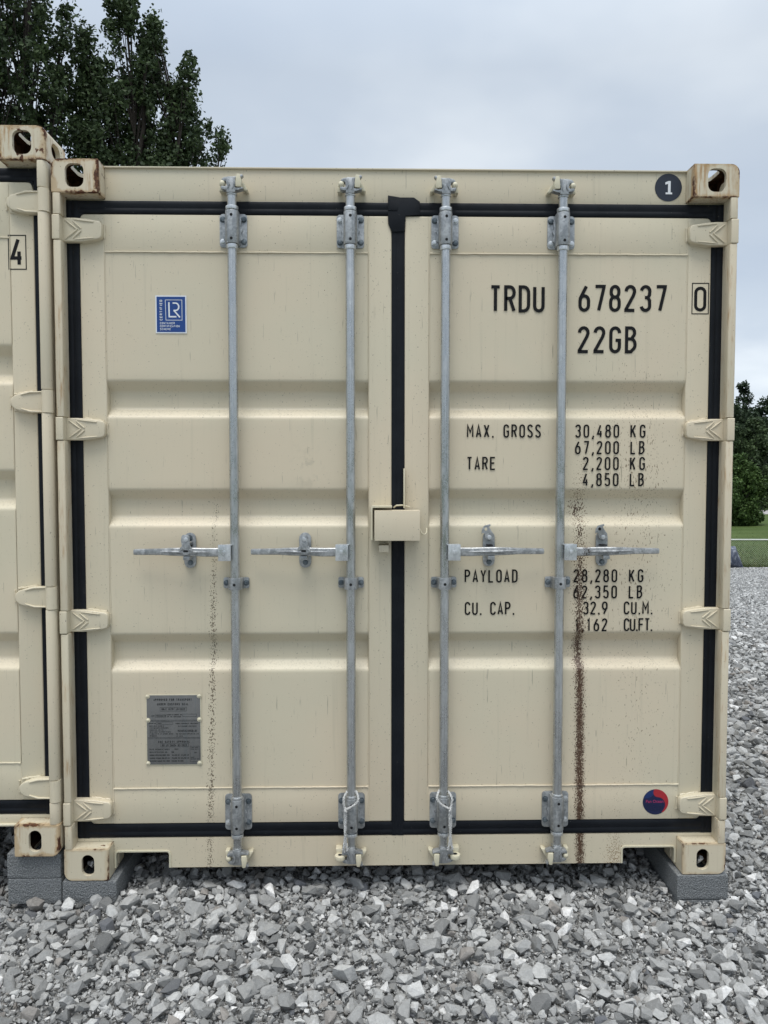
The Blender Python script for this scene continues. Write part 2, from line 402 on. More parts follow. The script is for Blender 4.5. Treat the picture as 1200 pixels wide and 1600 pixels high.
def arc(cx, cy, rx, ry, a0, a1, n=9):
    return [(cx+rx*math.cos(math.radians(a0+(a1-a0)*i/(n-1))), cy+ry*math.sin(math.radians(a0+(a1-a0)*i/(n-1)))) for i in range(n)]
def rrect(x0, x1, z0, z1, r_, n=5):
    return (arc(x1-r_, z1-r_, r_, r_, 0, 90, n)+arc(x0+r_, z1-r_, r_, r_, 90, 180, n)+arc(x0+r_, z0+r_, r_, r_, 180, 270, n)+arc(x1-r_, z0+r_, r_, r_, 270, 360, n))
def stadium(cx, cz, w_, h_, n=9):
    if h_ >= w_: return arc(cx, cz+h_/2-w_/2, w_/2, w_/2, 0, 180, n)+arc(cx, cz-h_/2+w_/2, w_/2, w_/2, 180, 360, n)
    return arc(cx+w_/2-h_/2, cz, h_/2, h_/2, -90, 90, n)+arc(cx-w_/2+h_/2, cz, h_/2, h_/2, 90, 270, n)

# ------------------------------------------------------------------ stencil-like stroke lettering
q = .2   # height of a round end, in glyph heights
G = {}
G['0'] = [('c', arc(.5, 1-q, .5, q, 180, 0)+arc(.5, q, .5, q, 0, -180))]
G['O'] = G['0']
G['1'] = [('o', [(.12, .84), (.55, 1), (.55, 0)])]
G['2'] = [('o', arc(.5, 1-q, .5, q, 180, -8)+[(.86, .62), (.0, .04), (.0, 0), (1, 0)])]
G['3'] = [('o', arc(.5, 1-q, .5, q, 170, -20)+[(.95, .64), (.78, .54), (.42, .54)]), ('o', [(.42, .54), (.78, .54), (.97, .42)]+arc(.5, q, .5, q, 10, -170))]
G['4'] = [('o', [(.66, 1), (0, .26), (1, .26)]), ('o', [(.74, .52), (.74, 0)])]
G['5'] = [('o', [(.95, 1), (.12, 1), (.06, .55), (.3, .61), (.62, .61)]+arc(.5, .42, .5, .19, 60, 0, 5)+arc(.5, q, .5, q, 0, -170))]
G['6'] = [('c', arc(.5, .40, .5, q, 180, 0)+arc(.5, q, .5, q, 0, -180)), ('o', [(.01, .40), (.03, .50), (.72, 1)])]
G['7'] = [('o', [(0, 1), (1, 1), (.98, .94), (.40, 0)])]
G['8'] = [('c', arc(.5, .81, .45, .19, 180, 0)+arc(.5, .74, .45, .19, 0, -180)), ('c', arc(.5, .36, .5, q, 180, 0)+arc(.5, q, .5, q, 0, -180))]
G['9'] = [('c', arc(.5, .80, .5, q, 180, 0)+arc(.5, .60, .5, q, 0, -180)), ('o', [(.99, .60), (.97, .50), (.28, 0)])]
G['A'] = [('o', [(0, 0), (.5, 1), (1, 0)]), ('o', [(.17, .27), (.83, .27)])]
G['B'] = [('c', [(0, 0), (0, 1)]+arc(.5, .80, .43, .2, 90, -60, 7)+[(.6, .54)]+arc(.5, .30, .5, .24, 60, -60, 7)+[(.5, 0)]), ('o', [(0, .54), (.66, .54)])]
G['C'] = [('o', arc(.5, 1-q, .5, q, -5, 180)+arc(.5, q, .5, q, 180, 365))]
G['D'] = [('c', [(0, 0), (0, 1), (.42, 1)]+arc(.42, .75, .58, .25, 80, 0, 6)+arc(.42, .25, .58, .25, 0, -80, 6)+[(.42, 0)])]
G['E'] = [('o', [(1, 1), (0, 1), (0, 0), (1, 0)]), ('o', [(0, .53), (.85, .53)])]
G['F'] = [('o', [(1, 1), (0, 1), (0, 0)]), ('o', [(0, .52), (.85, .52)])]
G['G'] = [('o', arc(.5, 1-q, .5, q, -5, 180)+arc(.5, q, .5, q, 180, 360)+[(1, .48), (.55, .48)])]
G['H'] = [('o', [(0, 0), (0, 1)]), ('o', [(1, 0), (1, 1)]), ('o', [(0, .53), (1, .53)])]
G['I'] = [('o', [(.5, 0), (.5, 1)])]
G['K'] = [('o', [(0, 0), (0, 1)]), ('o', [(.98, 1), (.05, .38)]), ('o', [(.36, .60), (1, 0)])]
G['L'] = [('o', [(0, 1), (0, 0), (.95, 0)])]
G['M'] = [('o', [(0, 0), (0, 1), (.5, .40), (1, 1), (1, 0)])]
G['N'] = [('o', [(0, 0), (0, 1), (1, 0), (1, 1)])]
G['P'] = [('o', [(0, 0), (0, 1), (.5, 1)]+arc(.5, .75, .5, .25, 80, -80, 9)+[(.5, .5), (0, .5)])]
G['R'] = [('o', [(0, 0), (0, 1), (.5, 1)]+arc(.5, .76, .5, .24, 80, -80, 9)+[(.5, .52), (0, .52)]), ('o', [(.52, .50), (1, 0)])]
G['S'] = [('o', arc(.5, 1-q, .5, q, 10, 180)+[(.03, .70), (.25, .58), (.75, .44), (.97, .32)]+arc(.5, q, .5, q, 0, -170))]
G['T'] = [('o', [(0, 1), (1, 1)]), ('o', [(.5, 1), (.5, 0)])]
G['U'] = [('o', [(0, 1)]+arc(.5, q, .5, q, 180, 360)+[(1, 1)])]
G['V'] = [('o', [(0, 1), (.5, 0), (1, 1)])]
G['W'] = [('o', [(0, 1), (.25, 0), (.5, .8), (.75, 0), (1, 1)])]
G['X'] = [('o', [(0, 0), (1, 1)]), ('o', [(0, 1), (1, 0)])]
G['Y'] = [('o', [(0, 1), (.5, .45), (1, 1)]), ('o', [(.5, .45), (.5, 0)])]
G['/'] = [('o', [(0, 0), (1, 1)])]
G['-'] = [('o', [(.1, .5), (.9, .5)])]
G['.'] = 'dot'; G[','] = 'comma'
def adv(ch, w_): return {' ': .85*w_, '.': .42*w_, ',': .42*w_, 'I': .4*w_, '1': .8*w_, 'M': 1.18*w_}.get(ch, w_)
def text_strokes(txt, x0, x1, ztop, h_, w_, t_):
    """fit txt between x0 and x1; yields (closed, points)"""
    tot = sum(adv(c, w_) for c in txt); gap = (x1-x0-tot)/max(1, len(txt)-1); x = x0; res = []
    for ch in txt:
        a = adv(ch, w_)
        if ch != ' ':
            g = G.get(ch, G['0'])
            if g == 'dot': res.append((False, [(x+a/2, ztop-h_), (x+a/2, ztop-h_+t_*1.15)]))
            elif g == 'comma': res.append((False, [(x+a/2+t_*.35, ztop-h_+t_*1.3), (x+a/2-t_*.35, ztop-h_-t_*.9)]))
            else:
                aw = a-t_; ah = h_-t_
                for k, pts in g: res.append((k == 'c', [(x+t_/2+p*aw, ztop-h_+t_/2+v*ah) for p, v in pts]))
        x += a+gap
    return res
def lettering(name, txt, x0, x1, ztop, h_, w_, t_, y, mat, parent, rot=None, th=.0006):
    b = MB()
    k = 0
    for closed, pts in text_strokes(txt, x0, x1, ztop, h_, w_, t_):
        if rot: pts = [rot(p) for p in pts]
        off = (k % 2)*.00012; k += 1
        b.ribbon(pts, t_, y-th-off, y, mat, closed)
    return b.build(name, parent, smooth=False)

# ------------------------------------------------------------------ setting: terrain
def ground_z(x, y):
    """gravel pad level, falling away behind towards the fence"""
    base = -0.100+0.010*np.sin(x*2.1+.5)*np.cos(y*1.7)+.006*np.sin(x*5.3+y*3.1)
    pad = np.clip((y-3.0)/21.0, 0, 1)
    far = -1.69*pad
    side = -0.02*np.clip(x-3.0, 0, 12)*np.clip((y-1)/10, 0, 1)*0.0
    under = 0.010*np.exp(-((y-.28)/.22)**2)*np.exp(-((x-1.55)/.75)**2)     # stones heaped up under the sill
    under = under*(y > -.2)
    return base*(1-pad)+far-.1*pad*0+side+under
def terrain(name, xs, ys, mat, dz=0.0, zf=ground_z):
    X, Y = np.meshgrid(xs, ys); Z = zf(X, Y)+dz; n, k = X.shape
    co = np.stack([X, Y, Z], -1).reshape(-1, 3).astype(np.float32)
    idx = np.arange(n*k).reshape(n, k)
    fc = np.stack([idx[:-1, :-1], idx[:-1, 1:], idx[1:, 1:], idx[1:, :-1]], -1).reshape(-1, 4)
    return raw_mesh(name, co, fc, mat, smooth=True)
def raw_mesh(name, co, fc, mat, smooth=False, attr=None, parent=None):
    me = bpy.data.meshes.new(name); nf, k = fc.shape
    me.vertices.add(len(co)); me.vertices.foreach_set('co', np.ascontiguousarray(co, dtype=np.float32).ravel())
    me.loops.add(nf*k); me.loops.foreach_set('vertex_index', np.ascontiguousarray(fc, dtype=np.int32).ravel())
    me.polygons.add(nf); me.polygons.foreach_set('loop_start', np.arange(0, nf*k, k, dtype=np.int32))
    me.polygons.foreach_set('loop_total', np.full(nf, k, dtype=np.int32))
    me.polygons.foreach_set('use_smooth', np.full(nf, smooth, dtype=bool))
    if attr is not None:
        a = me.attributes.new('tone', 'FLOAT', 'FACE'); a.data.foreach_set('value', attr.astype(np.float32))
    me.update(calc_edges=True); me.validate()
    me.materials.append(mat)
    o = bpy.data.objects.new(name, me); C.objects.link(o)
    if parent: o.parent = parent
    return o
def gravel_bed():
    m = Mat('gravel_bed', .95, spec=.2)
    v = m.n('ShaderNodeTexVoronoi'); m.l(m.mapped(), v.inputs['Vector']); v.inputs['Scale'].default_value = 32
    v2 = m.n('ShaderNodeTexVoronoi'); m.l(m.mapped(), v2.inputs['Vector']); v2.inputs['Scale'].default_value = 110
    s1 = m.n('ShaderNodeSeparateColor'); m.l(v.outputs['Color'], s1.inputs[0]); s2 = m.n('ShaderNodeSeparateColor'); m.l(v2.outputs['Color'], s2.inputs[0])
    t_ = m.math('ADD', m.math('MULTIPLY', s1.outputs[0], .6), m.math('MULTIPLY', s2.outputs[0], .4))
    m.color(m.ramp(t_, [(0, (0.11, 0.11, 0.11)), (.5, (0.28, 0.278, 0.27)), (.85, (0.48, 0.48, 0.47)), (1, (0.7, 0.7, 0.69))]))
    m.bump(m.math('ADD', m.math('MULTIPLY', v.outputs['Distance'], -1.0), m.math('MULTIPLY', v2.outputs['Distance'], -.3)), .02, .9)
    return m.m
def grass_mat(name, a, b, c):
    m = Mat(name, .9, spec=.15); n = m.noise(m.mapped((1, 1, 1)), .35, 5, .6); n2 = m.noise(m.mapped((1, 1, 1)), 9, 5, .7)
    wv = m.n('ShaderNodeTexWave', bands_direction='Y'); wv.inputs['Scale'].default_value = .16; wv.inputs['Distortion'].default_value = .6; m.l(m.mapped((-.1, 1, 1)), wv.inputs['Vector'])
    col = m.mix(m.step(n, .3, .7), a, b); col = m.mix(m.math('MULTIPLY', m.step(n2, .4, .7), .5), col, c)
    col = m.mix(m.math('MULTIPLY', m.step(wv.outputs['Fac'], .45, .6), .18), col, (0.085, 0.135, 0.045))
    m.color(col); m.bump(n2, .05, .8); return m.m
M['bed'] = gravel_bed()
M['grass'] = grass_mat('mown_grass', (0.050, 0.078, 0.018), (0.078, 0.108, 0.030), (0.036, 0.055, 0.014))
M['lawn_far'] = grass_mat('rough_grass', (0.035, 0.060, 0.018), (0.055, 0.080, 0.026), (0.03, 0.045, 0.015))
def far_z(x, y):
    d = np.sqrt(x**2+y**2); return np.clip((d-110)/150, 0, 1)**1.5*16.0-1.50+0*x
# wide ground sheet to the horizon
xs = np.concatenate([-np.geomspace(1500, 30, 14), np.linspace(-25, 25, 11), np.geomspace(30, 1500, 14)])
def wide_z(x, y):
    near = (np.abs(x) < 40) & (y < 60)
    z = -.40-1.6*np.clip((y-2)/20, 0, 1)+.5*np.clip((y-45)/16, 0, 1); z = np.where(y < -9.5, -.2, z)
    d = np.sqrt(x**2+y**2); return z+np.clip((d-120)/200, 0, 1)*14
ys = np.concatenate([-np.geomspace(1500, 30, 12), np.linspace(-25, 60, 18), np.geomspace(70, 1500, 12)])
tag(terrain('ground', xs, ys, M['lawn_far'], zf=wide_z), kind='structure')
# gravel yard: ends at the fence line
FA = Vector((13.65, 23.9)); FD = Vector((.77, -.64)).normalized()       # a point on the fence, and its direction
def yard():
    nx, ny = 150, 220
    S = np.linspace(0, 1, nx); T = np.linspace(0, 1, ny)**1.6
    X0 = -14+44*S
    co = []
    for t_ in T:
        # back edge follows the fence line
        yb = np.minimum(FA.y+(X0-FA.x)*FD.y/FD.x, 26.0); y = -9+t_*(yb+9)
        co.append(np.stack([X0, y, ground_z(X0, y)-.012], -1))
    co = np.array(co).reshape(-1, 3); idx = np.arange(nx*ny).reshape(ny, nx)
    fc = np.stack([idx[:-1, :-1], idx[:-1, 1:], idx[1:, 1:], idx[1:, :-1]], -1).reshape(-1, 4)
    return raw_mesh('gravel_yard', co, fc, M['bed'], smooth=True)
tag(yard(), kind='structure')
# mown lawn behind the fence, and a pale drive across it
def lawn():
    X0 = np.linspace(-14, 70, 60); T = np.linspace(0, 1, 24); co = []
    for t_ in T:
        yb = np.minimum(FA.y+(X0-FA.x)*FD.y/FD.x, 26.0)+.02; yb = np.maximum(yb, -9); y = yb+t_*(62-yb)
        z = np.minimum(ground_z(X0, yb)-.01, 0)*(1-t_)+(-1.46)*t_
        co.append(np.stack([X0, y, z], -1))
    co = np.array(co).reshape(-1, 3); ny, nx = len(T), len(X0); idx = np.arange(nx*ny).reshape(ny, nx)
    fc = np.stack([idx[:-1, :-1], idx[:-1, 1:], idx[1:, 1:], idx[1:, :-1]], -1).reshape(-1, 4)
    return raw_mesh('lawn', co, fc, M['grass'], smooth=True)
tag(lawn(), kind='structure')
M['drive'] = flat('pale_drive', (0.33, 0.31, 0.30), .95, n_amp=.2)
tag(terrain('drive', np.linspace(27.5, 75, 12), np.linspace(52, 61, 6), M['drive'], zf=lambda x, y: -1.33+0*x), kind='structure')

# ------------------------------------------------------------------ gravel stones (stuff)
def stone_variants(n=30, npts=17):
    out_ = []
    for k in range(n):
        b = bmesh.new()
        P = rng.normal(size=(npts, 3)); P /= np.linalg.norm(P, axis=1)[:, None]; P *= rng.uniform(.82, 1.05, (npts, 1))
        sc = np.array([rng.uniform(.80, 1.12), rng.uniform(.60, .92), rng.uniform(.40, .72)]); P *= sc
        # flat cleaved sides
        P[:, 2] = np.clip(P[:, 2], -sc[2]*.62, sc[2]*.70); P[:, 1] = np.clip(P[:, 1], -sc[1]*.82, sc[1]*.82); P[:, 0] = np.clip(P[:, 0], -sc[0]*.85, sc[0]*.88)
        for p in P: b.verts.new(p)
        r_ = bmesh.ops.convex_hull(b, input=b.verts)
        bmesh.ops.delete(b, geom=[g for g in r_['geom_interior'] if isinstance(g, bmesh.types.BMVert)], context='VERTS')
        bmesh.ops.triangulate(b, faces=b.faces); b.verts.ensure_lookup_table()
        for i, v in enumerate(b.verts): v.index = i
        out_.append((np.array([v.co[:] for v in b.verts]), np.array([[v.index for v in fa.verts] for fa in b.faces])))
        b.free()
    return out_
VAR = stone_variants(20, 17)+stone_variants(16, 12); VARL = stone_variants(14, 8)
def rot_mats(n, tilt):
    a = rng.uniform(0, 2*np.pi, n); tx = rng.normal(0, tilt, n); ty = rng.normal(0, tilt, n)
    ca, sa = np.cos(a), np.sin(a); cx, sx = np.cos(tx), np.sin(tx); cy, sy = np.cos(ty), np.sin(ty)
    Rz = np.zeros((n, 3, 3)); Rz[:, 0, 0] = ca; Rz[:, 0, 1] = -sa; Rz[:, 1, 0] = sa; Rz[:, 1, 1] = ca; Rz[:, 2, 2] = 1
    Rx = np.zeros((n, 3, 3)); Rx[:, 0, 0] = 1; Rx[:, 1, 1] = cx; Rx[:, 1, 2] = -sx; Rx[:, 2, 1] = sx; Rx[:, 2, 2] = cx
    Ry = np.zeros((n, 3, 3)); Ry[:, 1, 1] = 1; Ry[:, 0, 0] = cy; Ry[:, 0, 2] = sy; Ry[:, 2, 0] = -sy; Ry[:, 2, 2] = cy
    return Ry @ Rx @ Rz
def stones(pos, size, var, tilt=.35):
    """pos (n,3), size (n,) half-lengths -> vertex and face arrays with a tone per face"""
    n = len(pos); pick = rng.integers(0, len(var), n); Rm = rot_mats(n, tilt); tone = np.clip(rng.normal(.41, .20, n), .0, .95)
    tone = np.where(rng.random(n) < .028, rng.uniform(.85, 1.0, n), tone)
    tone = np.where(rng.random(n) < .03, rng.uniform(1.1, 1.25, n), tone)            # brownish ones
    tone = np.where(rng.random(n) < .02, rng.uniform(-.2, -.1, n), tone)             # dark bluish ones
    CO, FC, AT = [], [], []; off = 0
    for k, (V, F) in enumerate(var):
        s_ = np.where(pick == k)[0]
        if not len(s_): continue
        v = np.einsum('nij,vj->nvi', Rm[s_], V)*size[s_][:, None, None]+pos[s_][:, None, :]
        fc = F[None]+(np.arange(len(s_))*len(V))[:, None, None]+off
        CO.append(v.reshape(-1, 3)); FC.append(fc.reshape(-1, 3)); AT.append(np.repeat(tone[s_], len(F))); off += len(s_)*len(V)
    return CO, FC, AT, off
def poisson(x0, x1, y0, y1, dens, mind, excl=None):
    n = int((x1-x0)*(y1-y0)*dens); X = rng.uniform(x0, x1, n); Y = rng.uniform(y0, y1, n)
    grid = {}; keep = []
    for i in range(n):
        gx, gy = int(X[i]/mind), int(Y[i]/mind); ok = True
        for a in (-1, 0, 1):
            for b in (-1, 0, 1):
                for j in grid.get((gx+a, gy+b), ()):
                    if (X[i]-X[j])**2+(Y[i]-Y[j])**2 < mind*mind: ok = False; break
                if not ok: break
            if not ok: break
        if ok: grid.setdefault((gx, gy), []).append(i); keep.append(i)
    return X[keep], Y[keep]
BLOCKS = [(-.207, -.013, .0, .397), (-.008, .189, .0, .397), (2.256, 2.447, -.004, .393)]
def outside_blocks(X, Y, pad=.012):
    ok = np.ones(len(X), bool)
    for x0, x1, y0, y1 in BLOCKS: ok &= ~((X > x0-pad) & (X < x1+pad) & (Y > y0-pad) & (Y < y1+pad))
    return ok
def gravel():
    CO, FC, AT = [], [], []; off = 0
    def add(X, Y, size, dz, var, tilt=.35, pad=.012):
        nonlocal off
        ok = outside_blocks(X, Y, pad); X, Y, size = X[ok], Y[ok], size[ok]; dz = dz[ok]
        c, f_, a, n = stones(np.stack([X, Y, ground_z(X, Y)+dz], -1), size, var, tilt)
        CO.extend(c); FC.extend([q_+off for q_ in f_]); AT.extend(a); off += n
    # front apron: fines, chips, medium stones, then the large ones on top
    A = (-1.3, 3.7, -1.35, .95)
    n = 62000; X = rng.uniform(-.6, 3.1, n); Y = rng.uniform(-1.0, .7, n); s_ = rng.gamma(4, .0011, n)+.0022; add(X, Y, s_, rng.uniform(-.004, .010, n), VARL, .6, .002)
    X, Y = poisson(*A, 2600, .014); s_ = rng.uniform(.008, .0155, len(X)); add(X, Y, s_, rng.uniform(.0, .013, len(X)), VAR, .5, .002)
    X, Y = poisson(*A, 1300, .026); s_ = rng.uniform(.015, .028, len(X)); add(X, Y, s_, rng.uniform(.004, .018, len(X)), VAR, .45, .006)
    X, Y = poisson(*A, 700, .040); s_ = rng.uniform(.023, .040, len(X))
    patch = np.sin(X*3.1+1.0)*np.cos(Y*4.3+X)+rng.normal(0, .5, len(X))-.25*(X > 1.5)*(Y < -.1) > -.75; X, Y, s_ = X[patch], Y[patch], s_[patch]
    add(X, Y, s_, rng.uniform(.010, .026, len(X)), VAR, .42, .012)
    X, Y = poisson(*A, 110, .075); s_ = rng.uniform(.034, .052, len(X)); keep = (Y < .15)*(rng.random(len(X)) < np.where((X > 1.5)*(Y < -.15), .35, .8)); X, Y, s_ = X[keep], Y[keep], s_[keep]
    add(X, Y, s_, rng.uniform(.016, .030, len(X)), VAR, .35, .018)
    # under the container, farther back
    X, Y = poisson(-.2, 2.6, .9, 5, 320, .04); s_ = rng.uniform(.015, .03, len(X)); add(X, Y, s_, rng.uniform(0, .015, len(X)), VARL)
    # yard to the right of the container
    X, Y = poisson(2.3, 6.2, .9, 6.0, 900, .028); s_ = rng.uniform(.014, .030, len(X)); add(X, Y, s_, rng.uniform(.0, .018, len(X)), VAR, .4)
    X, Y = poisson(2.3, 6.2, .9, 6.0, 260, .05); s_ = rng.uniform(.032, .052, len(X)); add(X, Y, s_, rng.uniform(.008, .022, len(X)), VAR, .4)
    # the strip seen past the right-hand post, out towards the fence
    n = 52000; t_ = rng.random(n)**.75; Y = 5.5+t_*17.5; xc = 1.11+(Y+2.8)*.475; X = xc+rng.uniform(-1.1, 1.6, n)*(.5+t_)
    s_ = rng.uniform(.02, .042, n); add(X, Y, s_, rng.uniform(-.005, .02, n), VARL, .4)
    # loose stones lodged in the bottom corner castings
    for cx, cz, nn in ((.085, .035, 3), (2.353, .04, 5)):
        P = np.stack([cx+rng.uniform(-.012, .016, nn), rng.uniform(.035, .06, nn), cz+rng.uniform(-.004, .012, nn)], -1)
        c, f_, a, k = stones(P, rng.uniform(.012, .018, nn), VAR, .6); CO.extend(c); FC.extend([q_+off for q_ in f_]); AT.extend([a_*0+.8 for a_ in a]); off += k
    return raw_mesh('gravel', np.concatenate(CO), np.concatenate(FC), stone_mat(), attr=np.concatenate(AT))
def stone_mat():
    m = Mat('crushed_limestone', .88, spec=.25)
    at = m.n('ShaderNodeAttribute', attribute_name='tone')
    t_ = m.math('MULTIPLY_ADD', at.outputs['Fac'], .66, .16)
    base = m.ramp(t_, [(.02, (0.13, 0.137, 0.155)), (.14, (0.115, 0.117, 0.115)), (.42, (0.345, 0.345, 0.335)), (.62, (0.56, 0.56, 0.545)), (.80, (0.80, 0.79, 0.77)), (.86, (0.30, 0.278, 0.255))])
    n = m.noise(m.mapped(), 90, 6, .7); n2 = m.noise(m.mapped(), 420, 3, .6)
    col = m.mix(m.step(n, .3, .7, 0, .34), base, (0.15, 0.15, 0.15)); col = m.mix(m.step(n2, .55, .8, 0, .25), col, (0.75, 0.74, 0.72))
    m.color(col); m.bump(m.math('ADD', n, m.math('MULTIPLY', n2, .4)), .006, .8); return m.m
tag(gravel(), label='crushed grey limestone gravel spread over the yard', cat='gravel', kind='stuff')

# ------------------------------------------------------------------ concrete blocks
def block(x0, x1, y0, y1, z0, z1, label, seed):
    b = MB(); b.box(-(x1-x0)/2, (x1-x0)/2, 0, y1-y0, 0, z1-z0, M['concrete'], .004, 2)
    random.seed(seed)
    bmesh.ops.subdivide_edges(b.bm, edges=[e_ for e_ in b.bm.edges if e_.calc_length() > .05], cuts=10, use_grid_fill=True)
    for v in b.bm.verts: v.co += Vector([random.uniform(-.0007, .0007) for _ in range(3)])
    o = b.build('concrete_block', sharp=50); o.location = ((x0+x1)/2, y0, z0)
    return tag(o, label=label, cat='block', group='concrete blocks propping up the containers')
block(-.207, -.013, .002, .399, .0115, .1025, 'upper grey concrete block of the left stack, directly under the left container corner', 1)
block(-.205, -.0115, .000, .397, -.083, .0095, 'lower grey concrete block of the left stack, half sunk in gravel below the other block', 2)
block(-.008, .189, .000, .397, -.0935, -.0015, 'grey concrete block under the left corner of the middle container, beside the stack of two', 3)
block(2.256, 2.447, -.004, .393, -.0935, -.0015, 'upper grey concrete block under the right corner of the middle container', 4)
block(2.259, 2.448, -.005, .392, -.187, -.0955, 'lowest grey concrete block at right, almost buried in gravel below another block', 5)
block(2.262, 2.452, .405, .800, -.0935, -.0015, 'rear grey concrete block in shadow behind the right corner block', 6)

# ------------------------------------------------------------------ shipping container
W, H, LEN = 2.438, 2.591, 6.058
FD_Y = .060                                # door face
def casting(parent, x0, x1, z0, z1, y0, y1, mat, hole, top_hole, side, name='corner_casting'):
    b = MB(); b.box(x0, x1, y0, y1, z0, z1, mat, 0)
    o = b.bm; outer = x0 if side < 0 else x1
    # generous radius on the outer vertical-to-top edge, small elsewhere
    zz = z1 if z0 > 1 else z0
    es = [e_ for e_ in o.edges if all(abs(v.co.x-outer) < 1e-6 and abs(v.co.z-zz) < 1e-6 for v in e_.verts)]
    bmesh.ops.bevel(o, geom=es, offset=.030, segments=8, profile=.5, affect='EDGES')
    bmesh.ops.bevel(o, geom=[e_ for e_ in o.edges if len(e_.link_faces) == 2 and e_.calc_face_angle(0) > .8], offset=.0028, segments=2, affect='EDGES')
    ob = b.build(name)
    cuts = []
    def cutter(f_):
        c = MB(); f_(c); cuts.append(c.build('cut', smooth=False))
    t_ = .028 if z0 > 1 else .030
    cutter(lambda c: c.box(x0+t_*.6, x1-t_*.6, y0+t_*.5, y1-t_*.5, z0+t_*.45, z1-t_*.5, M['rustbrown'], .008))
    hx, hz, hw, hh, sq = hole
    pts = rrect(hx-hw/2, hx+hw/2, hz-hh/2, hz+hh/2, min(hw, hh)*(.36 if sq else .498), 7)
    if sq: pts = [(px, pz) if pz > hz-hh*.1 else (hx+(px-hx)*(1-.10*((hz-pz)/hh)), pz) for px, pz in pts]
    cutter(lambda c: c.prism(pts, y0-.05, y0+.05, mat))
    yc = (y0+y1)/2
    tz = (z1-.05, z1+.05) if z0 > 1 else (z0-.05, z0+.05)
    cutter(lambda c: c.prism([(a, bb) for a, bb in stadium((x0+x1)/2, yc, .064, .124)], tz[0], tz[1], mat, axis='z'))
    sx = (x0-.05, x0+.05) if side < 0 else (x1-.05, x1+.05)
    cutter(lambda c: c.prism(stadium(yc, (z0+z1)/2, .079, .052), sx[0], sx[1], mat, axis='x'))
    bake_boolean(ob, cuts); ob.parent = parent
    return ob

def hinge(parent, zt, zb, side, style, paintm):
    """knuckle against the post and a tapered cast strap that reaches over the gasket to the door; built for the left, mirrored for the right"""
    b = MB(); m_ = paintm; zc = (zt+zb)/2; hh = (zt-zb)/2
    kw = .0275 if style == 'chevron' else .030
    if style == 'chevron':
        b.box(.0005, kw, -.002, .040, zb, zt, m_, .004, 3)
        out_ = [(kw-.004, zt-.001), (.070, zt-.001), (.105, zt-.004), (.150, zt-.011), (.158, zt-.014), (.163, zc+hh*.42), (.163, zc-hh*.42), (.158, zb+.014), (.150, zb+.011), (.100, zb+.002), (.070, zb+.001), (kw-.004, zb+.001)]
    else:
        b.cyl((.018, .018, zb), (.018, .018, zt), .0195, m_, n=28)
        out_ = [(kw-.004, zt-.002), (.085, zt-.002), (.115, zt-.008), (.140, zt-.016), (.152, zt-.026), (.156, zc), (.152, zb+.026), (.140, zb+.014), (.115, zb+.006), (.085, zb+.001), (kw-.004, zb+.001)]
    b.prism(out_, .032, .0595, m_, bevel=.0045, seg=3)
    yR = .031
    if style == 'chevron':
        def ridge(p, q_, r_=.0034): b.tube([(p[0], yR, p[1]), ((p[0]+q_[0])/2, yR-.0008, (p[1]+q_[1])/2), (q_[0], yR, q_[1])], [r_*.5, r_, r_*.8], m_, 8)
        ridge((.036, zt-.010), (.078, zc+.0)); ridge((.036, zb+.010), (.078, zc))
        ridge((.062, zt-.012), (.091, zc+.004)); ridge((.062, zb+.012), (.091, zc-.004))
        ridge((.066, zt-.008), (.135, zt-.016), .0028); ridge((.066, zb+.008), (.135, zb+.014), .0028)
    else:
        b.tube([(.040, yR, zt-.005), (.085, yR-.001, zt-.006), (.118, yR, zt-.015)], [.003, .004, .002], m_, 8)
        b.tube([(.040, yR, zb+.005), (.085, yR-.001, zb+.006), (.118, yR, zb+.016)], [.003, .004, .002], m_, 8)
    # lumpy weld round the strap's end
    random.seed(int(zt*1000))
    pts = [(.085+i*.0068+random.uniform(-.001, .001), .0575, zt-.003-i*.0010+random.uniform(0, .003)) for i in range(11)]
    b.tube(pts, [random.uniform(.003, .0055) for _ in pts], m_, 7)
    pts = [(.165+random.uniform(-.001, .001), .0585, zt-.018-i*(zt-zb-.036)/7) for i in range(8)]
    b.tube(pts, [random.uniform(.0025, .0042) for _ in pts], m_, 7)
    pts = [(.085+i*.0068, .0585, zb+.001+i*.0012+random.uniform(-.002, .001)) for i in range(11)]
    b.tube(pts, [random.uniform(.0022, .0042) for _ in pts], m_, 7)
    if side > 0: b.mirror(W/2)
    return b.build('hinge', parent)

def panel_profile(troughs, z0, z1):
    """(z, y) points of the pressed door panel from bottom to top with rounded folds"""
    pts = [(z0, .0605)]
    for (zt, zb) in sorted(troughs, key=lambda t: t[1]):
        s1, s2 = .034, .036; r_ = .009
        ks = [(zb, .0605), (zb+s1, .0965), (zt-s2, .0965), (zt, .0605)]
        def fold(k0, k1, k2):
            a, b_, c = Vector(k0), Vector(k1), Vector(k2); p = b_+(a-b_).normalized()*r_; q_ = b_+(c-b_).normalized()*r_
            return [tuple(p*(1-t_)**2+b_*2*t_*(1-t_)+q_*t_**2) for t_ in (0, .25, .5, .75, 1)]
        pts += fold((zb-.05, .0605), ks[0], ks[1])+fold(ks[0], ks[1], ks[2])+fold(ks[1], ks[2], ks[3])+fold(ks[2], ks[3], (zt+.05, .0605))
    pts.append((z1, .0605))
    # even out long flats
    res = [pts[0]]
    for p in pts[1:]:
        a = res[-1]; n = max(1, int(abs(p[0]-a[0])/.03))
        for i in range(1, n+1): res.append((a[0]+(p[0]-a[0])*i/n, a[1]+(p[1]-a[1])*i/n))
    return res
